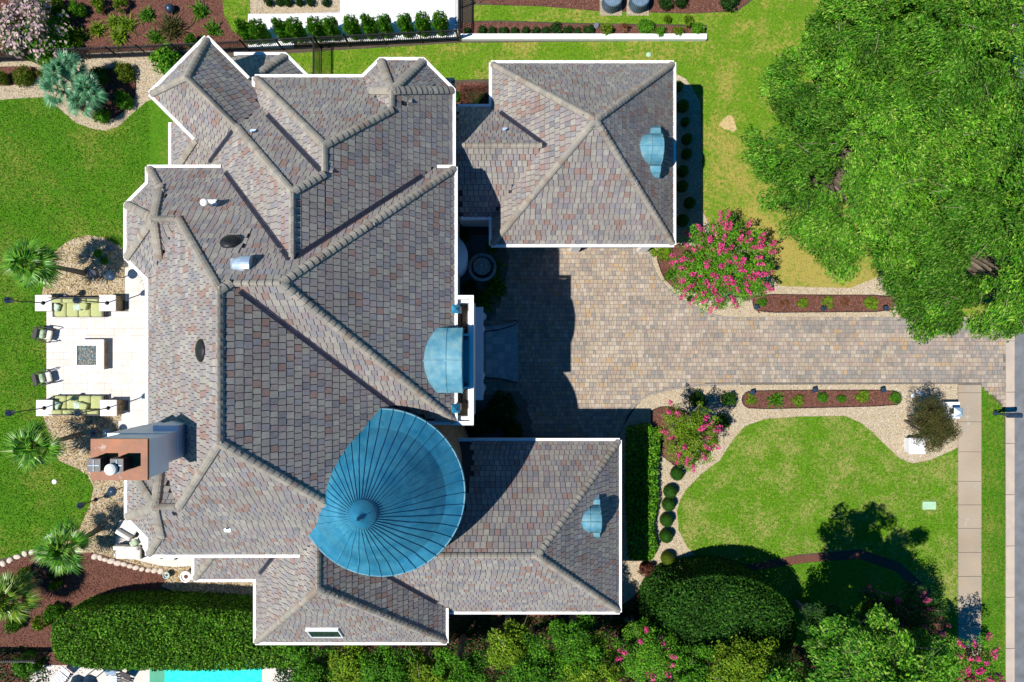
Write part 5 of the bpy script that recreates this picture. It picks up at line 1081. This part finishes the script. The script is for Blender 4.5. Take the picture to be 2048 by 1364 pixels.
for (y0, y1, s, nm) in ((595, 634, 1, 'north'), (830, 791, -1, 'south')):
    t, cx, cy, L, D = sofa(104, 206, y0, y1, s, 'pale green cushioned sofa along the %s side of the patio' % nm)
    for k, (fx, fy, m, rz) in enumerate(((-.40, -.02, 'palecush', .5), (.02, -.02, 'palecush', .1), (.14, .05, 'green_fabric', -.3))):
        b = MB((cx + fx * L, cy, .5)); cushion(b, cx + fx * L, cy + s * (.02 + fy), .58, .42, .40, .18, rz + (.7 if k == 0 else 0)); o = b.build('throw_pillow', M[m], smooth=True)
        tag(o, ['leaf-patterned pillow at the left end of the %s sofa', 'larger leaf-patterned pillow in the middle of the %s sofa', 'plain green pillow right of the middle of the %s sofa'][k] % nm, 'pillow')
# armchairs facing the fire pit
def chair(px, py, rz, label):
    c = W(px, py, .4); t = empty('patio_armchair', (c.x, c.y, 0), rz); tag(t, label, 'armchair', 'dark armchairs west of the fire pit')
    def bld(b, n, m, sm=False): o = b.build(n, m, t, smooth=sm); return o
    b = MB(); b.box((0, 0, .32), (.62, .62, .05)); bld(b, 'seat_frame', M['rattan'])
    b = MB(); b.box((-.48, 0, .68), (.50, .66, .06), 0, 0, (-.95 + 1.571 * 0 + .35, 'Y')); bld(b, 'backrest', M['rattan'])
    b = MB(); cushion(b, .03, 0, .42, .6, .56, .13); bld(b, 'seat_cushion', M['creamfab'], True)
    b = MB(); cushion(b, -.2, 0, .58, .4, .52, .2); bld(b, 'back_cushion', M['pillow'], True)
    for sy in (-1, 1):
        b = MB(); b.tube([(-.42, sy * .36, .72), (-.1, sy * .40, .62), (.30, sy * .42, .62), (.44, sy * .38, .58)], .03, 6); bld(b, 'armrest', M['rattan'])
        for x in (-.3, .34): b = MB(); b.tube([(x, sy * .34, .62 if x > 0 else .5), (x + (.08 if x > 0 else -.08), sy * .36, 0)], .025, 6); bld(b, 'leg', M['rattan'])
chair(93, 669, -.18, 'dark armchair with leaf-print cushion, north of the fire pit line'); chair(92, 755, .24, 'dark armchair with leaf-print cushion, south of the fire pit line')
# fire pit
a = W(152, 740, .55); c = W(207, 679, .55); O = ((a.x + c.x) / 2, (a.y + c.y) / 2, 0); t = empty('fire_pit', O); tag(t, 'square pale stone fire pit filled with blue glass stones', 'fire pit')
sx = c.x - a.x; sy = c.y - a.y; b = MB(O); b.box((O[0], O[1], .23), (sx - .08, sy - .08, .46)); b.build('base', M['stone_brown'], t)
ix0, iy0 = W(153.5, 730, .55)[:2]; ix1, iy1 = W(192.5, 691, .55)[:2]; b = MB(O)
for x0, x1, y0, y1 in ((a.x, c.x, iy1, c.y), (a.x, c.x, a.y, iy0), (a.x, ix0 + .0, iy0 + .001, iy1 - .001), (ix1, c.x, iy0 + .001, iy1 - .001)): b.box(((x0 + x1) / 2, (y0 + y1) / 2, .505), (max(.02, x1 - x0), y1 - y0, .09))
b.build('rim', M['fire_top'], t); XY = np.c_[rng.uniform(ix0, ix1, 900), rng.uniform(iy0, iy1, 900)]
o = stones('glass_stones', XY - np.array(O[:2]), .47, .02, .04, [(.08, .20, .26), (.20, .36, .42), (.55, .66, .66), (.04, .10, .14), (.30, .40, .42)], STONE); o.parent = t
# path lights with dished hoods
def mush(px, py, z, r, label):
    c = W(px, py, z); O = (c.x, c.y, 0); t = empty('path_light', O); tag(t, label, 'garden light'); b = MB(O); b.tube([(c.x, c.y, 0), (c.x, c.y, z - .05)], .03, 7); b.build('pole', M['black'], t)
    b = MB(O); b.lathe([(r, z - .08), (r, z - .05), (r * .5, z + .02), (.02, z + .06)], (c.x, c.y, 0), 18); b.build('hood', M['iron'], t)
mush(220, 551, 1.3, .29, 'dish-hooded black path light in the pebble bed north of the patio'); mush(223, 983, 1.1, .27, 'dish-hooded black path light in the pebble bed below the chimney')
mush(212, 866, 1.0, .24, 'dish-hooded black path light beside the chimney wall'); 
o = W(197, 1001, 0); lantern(W(192, 999, 0), .02, 1.6, 'short black lantern at the lawn edge below the chimney', None)
# pots and rocks in the pebble bed
def pot(px, py, r, h, m, label, plant=None):
    c = W(px, py, h); O = (c.x, c.y, 0); t = empty('plant_pot', O); tag(t, label, 'plant pot'); b = MB(O); b.lathe([(r * .6, .02), (r * .95, h * .6), (r, h), (r * .8, h), (r * .75, h - .06)], (c.x, c.y, 0), 20); b.build('pot', m, t)
    b = MB(O); b.lathe([(r * .74, h - .07), (.01, h - .05)], (c.x, c.y, 0), 16); b.build('potting_soil', M['mulch'], t)
    if plant: o = obj('foliage', lib(plant)[0], t); o.location = (0, 0, h - .1); o.scale = (r * 1.2, r * 1.2, r * 1.1)
pot(197, 507, .24, .45, M['terracotta'], 'green glazed pot with a leafy plant, left one in the palm shade', 'bright'); pot(210, 522, .24, .4, M['terracotta'], 'glazed pot with a plant, right one in the palm shade', 'mid')
pot(371, 1154, .33, .55, M['fire_top'], 'large white pot with dark soil beside the low lean-to roof'); pot(332, 1151, .2, .35, M['terracotta'], 'small blue-green pot beside the curved wall', None)
pot(186, 867, .22, .4, M['rock'], 'grey globe pot beside the chimney wall')
def rock(px, py, r, label, m='rock', h=None, grp=None, n=11):
    c = W(px, py, .1); b = MB((c.x, c.y, 0)); vs = []; fs = []; hh = h or r * .8
    for i, (s, z) in enumerate(((1, 0), (1.02, .35), (.82, .78), (.4, 1))):
        for k in range(n): a = 2 * math.pi * k / n; j = 1 + .16 * math.sin(a * 2 + px) + random.uniform(-.08, .08); vs.append((c.x + r * s * j * math.cos(a), c.y + r * s * j * .85 * math.sin(a), hh * z + .01))
    for i in range(3):
        for k in range(n): fs.append((i * n + k, i * n + (k + 1) % n, (i + 1) * n + (k + 1) % n, (i + 1) * n + k))
    fs.append([3 * n + k for k in range(n)]); b.add(vs, fs); return tag(b.build('boulder' if m == 'rock' else 'edging_stone', M[m]), label, 'rock', grp)
rock(186, 546, .3, 'grey boulder in the pebble bed beside the path light'); rock(221, 497, .2, 'small blue-grey boulder near the glazed pots'); rock(128, 594, .25, 'dark boulder behind the north sofa'); rock(240, 1000, .12, 'small dark rock by the lower wall of the house')
for k, (px, py) in enumerate(((1828, 791), (1838, 784), (1845, 788))): rock(px, py, .16 - .02 * k, ['largest', 'upper', 'right-hand'][k] + ' of three white stones right of the south driveway bed', 'white_stone' if 'white_stone' in M else 'fire_top')
es = [(4, 1128), (18, 1121), (33, 1114), (48, 1108), (62, 1105), (76, 1103), (188, 1114), (199, 1116), (209, 1120), (221, 1123), (234, 1127), (247, 1129), (259, 1133), (271, 1136), (283, 1139), (296, 1141), (308, 1142), (320, 1143)]
for i, (px, py) in enumerate(es):
    lb = ('pale edging stone on the lawn side of the southwest bed, %s from the left' % ordn(i)) if i < 6 else ('pale edging stone under the curved terrace wall, %s from the left' % ordn(i - 6)); rock(px, py, random.uniform(.17, .23), lb, 'paleboulder', .1, 'pale stones edging the southwest bed', 8)
# curved terrace wall with lounge furniture
zt = .75; out = [W(*p, zt) for p in ((228, 1112), (260, 1116), (290, 1124), (320, 1131), (350, 1134), (388, 1132))]; inn = [W(*p, zt) for p in ((240, 1040), (300, 1040), (388, 1095))]
b = MB(W(310, 1090, 0)); b.prism([(p.x, p.y) for p in out] + [(p.x, p.y) for p in inn[::-1]], 0, zt); tag(b.build('raised_terrace', M['stone_brown']), kind='structure')
b = MB(W(310, 1090, 0)); b.prism([(p.x + (0), p.y + .02) for p in out] + [(p.x, p.y) for p in inn[::-1]], zt, zt + .05); tag(b.build('terrace_paving', M['travertine']), kind='structure')
zc = zt + .05
def lounge(px, py, rz, label, w=.75, d=.8, back=True, m='creamfab'):
    c = W(px, py, zc + .3); t = empty('lounge_seat', (c.x, c.y, zc), rz); tag(t, label, 'outdoor seat', 'cream lounge seats on the raised terrace')
    b = MB(); b.box((0, 0, .15), (w, d, .22)); b.build('base', M['rattan'], t); b = MB(); cushion(b, 0, 0, .33, w, d, .18); b.build('seat_cushion', M[m], t, smooth=True)
    if back: b = MB(); cushion(b, 0, d / 2 - .1, .52, w, .24, .36); b.build('back_cushion', M[m], t, smooth=True)
lounge(246, 1103, 0, 'cream lounge seat at the left end of the raised terrace'); lounge(270, 1104, 0, 'cream lounge seat second from the left on the raised terrace'); lounge(312, 1112, 0, 'low cream ottoman half under the eave, nearest the seats', .65, .35, False); lounge(340, 1114, 0, 'low cream ottoman half under the eave, further right', .65, .35, False)
lounge(258, 1058, 2.6, 'rounded cream lounge seat in the corner by the house wall', .95, .8); lounge(290, 1078, -1.9, 'cream lounge seat against the house wall', .8, .75)
b = MB(W(268, 1086, zc + .55)); c = W(268, 1086, zc + .55); cushion(b, c.x, c.y, zc + .55, .42, .34, .16, .5); tag(b.build('throw_pillow', M['pillow'], smooth=True), 'green patterned pillow on the raised terrace seats', 'pillow')
c = W(297, 1096, zc + .6); t = empty('side_table', (c.x, c.y, zc)); tag(t, 'round grey side table on the raised terrace', 'table'); b = MB((c.x, c.y, zc)); b.lathe([(.33, zc + .5), (.33, zc + .54), (.3, zc + .55)], (c.x, c.y, 0), 22); b.build('table_top', M['galv'], t)
b = MB((c.x, c.y, zc)); [b.tube([(c.x, c.y, zc + .5), (c.x + .28 * math.cos(a), c.y + .28 * math.sin(a), zc)], .02, 5) for a in (0, 2.1, 4.2)]; b.build('leg', M['black'], t)
# fountain
c = W(965, 535, .3); O = (c.x, c.y, 0); t = empty('stone_fountain', O); tag(t, 'round tiered stone fountain in the shaded court', 'fountain')
b = MB(O); b.lathe([(.78, 0), (.80, .45), (.82, .5), (.66, .5), (.64, .3)], (c.x, c.y, 0), 40); b.build('basin', M['fountain'], t); b = MB(O); b.lathe([(.65, .34), (.01, .345)], (c.x, c.y, 0), 30); b.build('water', M['darkwater'], t)
for r, z in ((.50, 1.0), (.34, 1.45), (.19, 1.85)):
    b = MB(O); b.lathe([(.09, z - .5), (.07, z - .15), (r * .6, z - .08), (r, z), (r * .95, z + .02), (r * .8, z - .03), (.05, z - .05)], (c.x, c.y, 0), 30); b.build('bowl', M['fountain'], t)
b = MB(O); b.lathe([(.05, 1.8), (.06, 1.95), (.09, 2.02), (.02, 2.15)], (c.x, c.y, 0), 14); b.build('finial', M['fountain'], t)
# garden lights along the drive
for px, py, lb in [(1512, 614, 'at the left end of the north driveway bed'), (1647, 617, 'in the middle of the north driveway bed'), (1772, 616, 'near the tree end of the north driveway bed'), (1505, 785, 'at the left end of the south driveway bed'), (1630, 780, 'in the middle of the south driveway bed'), (1767, 780, 'near the right end of the south driveway bed')]:
    c = W(px, py, .4); O = (c.x, c.y, 0); t = empty('bollard_light', O); tag(t, 'small black garden light ' + lb, 'garden light', 'black garden lights beside the driveway'); b = MB(O); b.tube([(c.x, c.y, 0), (c.x, c.y, .3)], .02, 6); b.build('stake', M['black'], t)
    b = MB(O); b.box((c.x, c.y, .36), (.2, .2, .14), .2); b.box((c.x, c.y, .45), (.26, .26, .03), .2); b.box((c.x - .02, c.y, .48), (.1, .1, .04), .2); b.build('lamp_head', M['iron'], t)
# white pillars by the pavement
def wpillar(px0, py0, px1, py1, h, label):
    a = W(px0, py1, h); c = W(px1, py0, h); O = ((a.x + c.x) / 2, (a.y + c.y) / 2, 0); t = empty('white_pillar', O); tag(t, label, 'pillar'); b = MB(O); b.box((O[0], O[1], h / 2 - .04), (c.x - a.x - .1, c.y - a.y - .1, h - .08)); b.build('shaft', M['bluewhite'], t)
    b = MB(O); b.box((O[0], O[1], h - .04), (c.x - a.x, c.y - a.y, .08)); b.build('cap', M['whitepave'], t, bevel=.01); return Vector(O)
o1 = wpillar(1887, 804, 1920, 837, .6, 'square white pillar with a lantern beside the pavement'); wpillar(1818, 876, 1851, 908, .6, 'square white pillar with a potted plant at the lawn edge')
c = o1 + Vector((.0, -.05, 0)); t = empty('box_lantern', (c.x, c.y, .6)); tag(t, 'dark blue-black square lantern on the white pillar by the pavement', 'lantern'); O = (c.x, c.y, .6)
b = MB(O); b.box((c.x, c.y, .64), (.3, .3, .08)); b.box((c.x, c.y, .95), (.24, .24, .5), .0); b.build('lamp_body', M['iron'], t)
b = MB(O); s = .26; b.add([(c.x - s, c.y - s, 1.2), (c.x + s, c.y - s, 1.2), (c.x + s, c.y + s, 1.2), (c.x - s, c.y + s, 1.2), (c.x, c.y, 1.42)], [(0, 3, 2, 1), (0, 1, 4), (1, 2, 4), (2, 3, 4), (3, 0, 4)]); b.build('lantern_hood', M['galv'], t)
# mailbox
c = W(1990, 826, 0.0); O = (c.x, c.y, 0); t = empty('mailbox', O); tag(t, 'dark blue-grey mailbox on an ornate post at the kerb', 'mailbox'); b = MB(O); b.lathe([(.16, .03), (.14, .1), (.09, .16), (.06, .25), (.055, 1.0), (.09, 1.05), (.03, 1.1)], (c.x, c.y, 0), 12); b.build('post', M['iron'], t)
b = MB(O); vs = []; fs = []; N = 8
for x in (-.15, .6):
    vs += [(c.x + x, c.y - .14, 1.1), (c.x + x, c.y + .14, 1.1)] + [(c.x + x, c.y + .14 * math.cos(math.pi * k / N), 1.28 + .12 * math.sin(math.pi * k / N)) for k in range(N + 1)]
n = N + 3; b.add(vs, [(i, (i + 1) % n, (i + 1) % n + n, i + n) for i in [0]] + [(2 + k, 3 + k, 3 + k + n, 2 + k + n) for k in range(N)] + [(1, 2, 2 + n, 1 + n), (0, N + 2, N + 2 + n, n)] + [[0, 1] + list(range(2, N + 3)), [n, n + 1] + list(range(n + 2, 2 * n))]); b.build('box', M['iron'], t)
b = MB(O); b.box((c.x + .2, c.y, 1.03), (.9, .1, .06)); b.box((c.x - .2, c.y + .05, .75), (.05, .05, .5), 0, 0, (.6, 'Y')); b.build('bracket', M['iron'], t)
# covers in the lawns
b = MB(W(1858, 1011, 0)); a = W(1845, 1019, .06); c = W(1872, 1003, .06); b.box(((a.x + c.x) / 2, (a.y + c.y) / 2, .05), (c.x - a.x, c.y - a.y, .06)); tag(b.build('utility_cover', M['palegreen'], bevel=.01), 'pale green rectangular utility cover in the front lawn', 'utility cover')
for px, py, r, m, lb in ((110, 963, .14, 'white', 'small round white cap in the back lawn'), (1297, 110, .15, 'palegreen', 'small round pale green cover in the side lawn')):
    c = W(px, py, 0); b = MB((c.x, c.y, 0)); b.lathe([(r, .03), (r, .07), (r * .7, .1), (.02, .11)], (c.x, c.y, 0), 16); tag(b.build('valve_cover', M[m]), lb, 'valve cover')
c = W(340, 17, .3); b = MB((c.x, c.y, 0)); b.lathe([(.1, .02), (.2, .1), (.27, .25), (.26, .4), (.18, .52), (.05, .57)], (c.x, c.y, 0), 20); tag(b.build('gazing_ball', M['iron'], smooth=True), 'dark glossy garden ball in the neighbour\'s bark bed', 'garden ball')
for px, lb in ((1226, 'left of the two ribbed grey drums at the top edge'), (1281, 'right of the two ribbed grey drums at the top edge')):
    c = W(px, -6, .9); O = (c.x, c.y, 0); t = empty('ribbed_drum', O); tag(t, lb, 'drum', 'ribbed grey drums at the top edge'); b = MB(O); b.lathe([(.52, .02), (.52, .9), (.5, .93), (.1, .96)], (c.x, c.y, 0), 30); b.build('drum', M['bin'], t)
    b = MB(O)
    for k in range(30): a = 2 * math.pi * k / 30; b.box((c.x + .53 * math.cos(a), c.y + .53 * math.sin(a), .46), (.04, .04, .86), a)
    b.build('rib', M['bin'], t); b = MB(O); b.box((c.x, c.y, .01), (1.3, 1.3, .05)); b.build('pad', M['concrete'], t)
c = W(1193, 51, .1); rock(1193, 51, .2, 'small grey rock between boxwoods and lime shrub behind the low wall')
# pool side furniture
def pool_lounger(px, py, rz, label, m):
    c = W(px, py, .35); t = empty('pool_lounger', (c.x, c.y, 0), rz); tag(t, label, 'sun lounger', 'loungers beside the pool')
    b = MB(); [b.box((-.8 + k * .14, 0, .3), (.1, .6, .03)) for k in range(9)]; b.build('slat_bed', M[m], t); b = MB(); b.box((.72, 0, .48), (.62, .6, .04), 0, 0, (-.6, 'Y')); b.build('backrest', M[m], t)
    for x in (-.7, .4):
        for y in (-.27, .27): b = MB(); b.box((x, y, .15), (.05, .05, .3)); b.build('leg', M['black'], t)
pool_lounger(118, 1360, .9, 'grey and white lounger at the far left beside the pool', 'bluewhite'); pool_lounger(222, 1366, 1.57, 'slatted lounger left of the pool', 'galv'); pool_lounger(244, 1372, 1.2, 'dark slatted lounger nearest the pool', 'rattan')
for px, lb in ((152, 'dark grey closed parasol lying left, beside the pool'), (176, 'grey parasol top right of the first, beside the pool')):
    c = W(px, 1368, 2.2); O = (c.x, c.y, 0); t = empty('parasol', O); tag(t, lb, 'parasol'); b = MB(O); b.lathe([(.45, 2.0), (.2, 2.2), (.02, 2.35)], (c.x, c.y, 0), 8); b.build('canopy', M['iron'], t); b = MB(O); b.tube([(c.x, c.y, 0), (c.x, c.y, 2.1)], .03, 6); b.build('pole', M['black'], t)
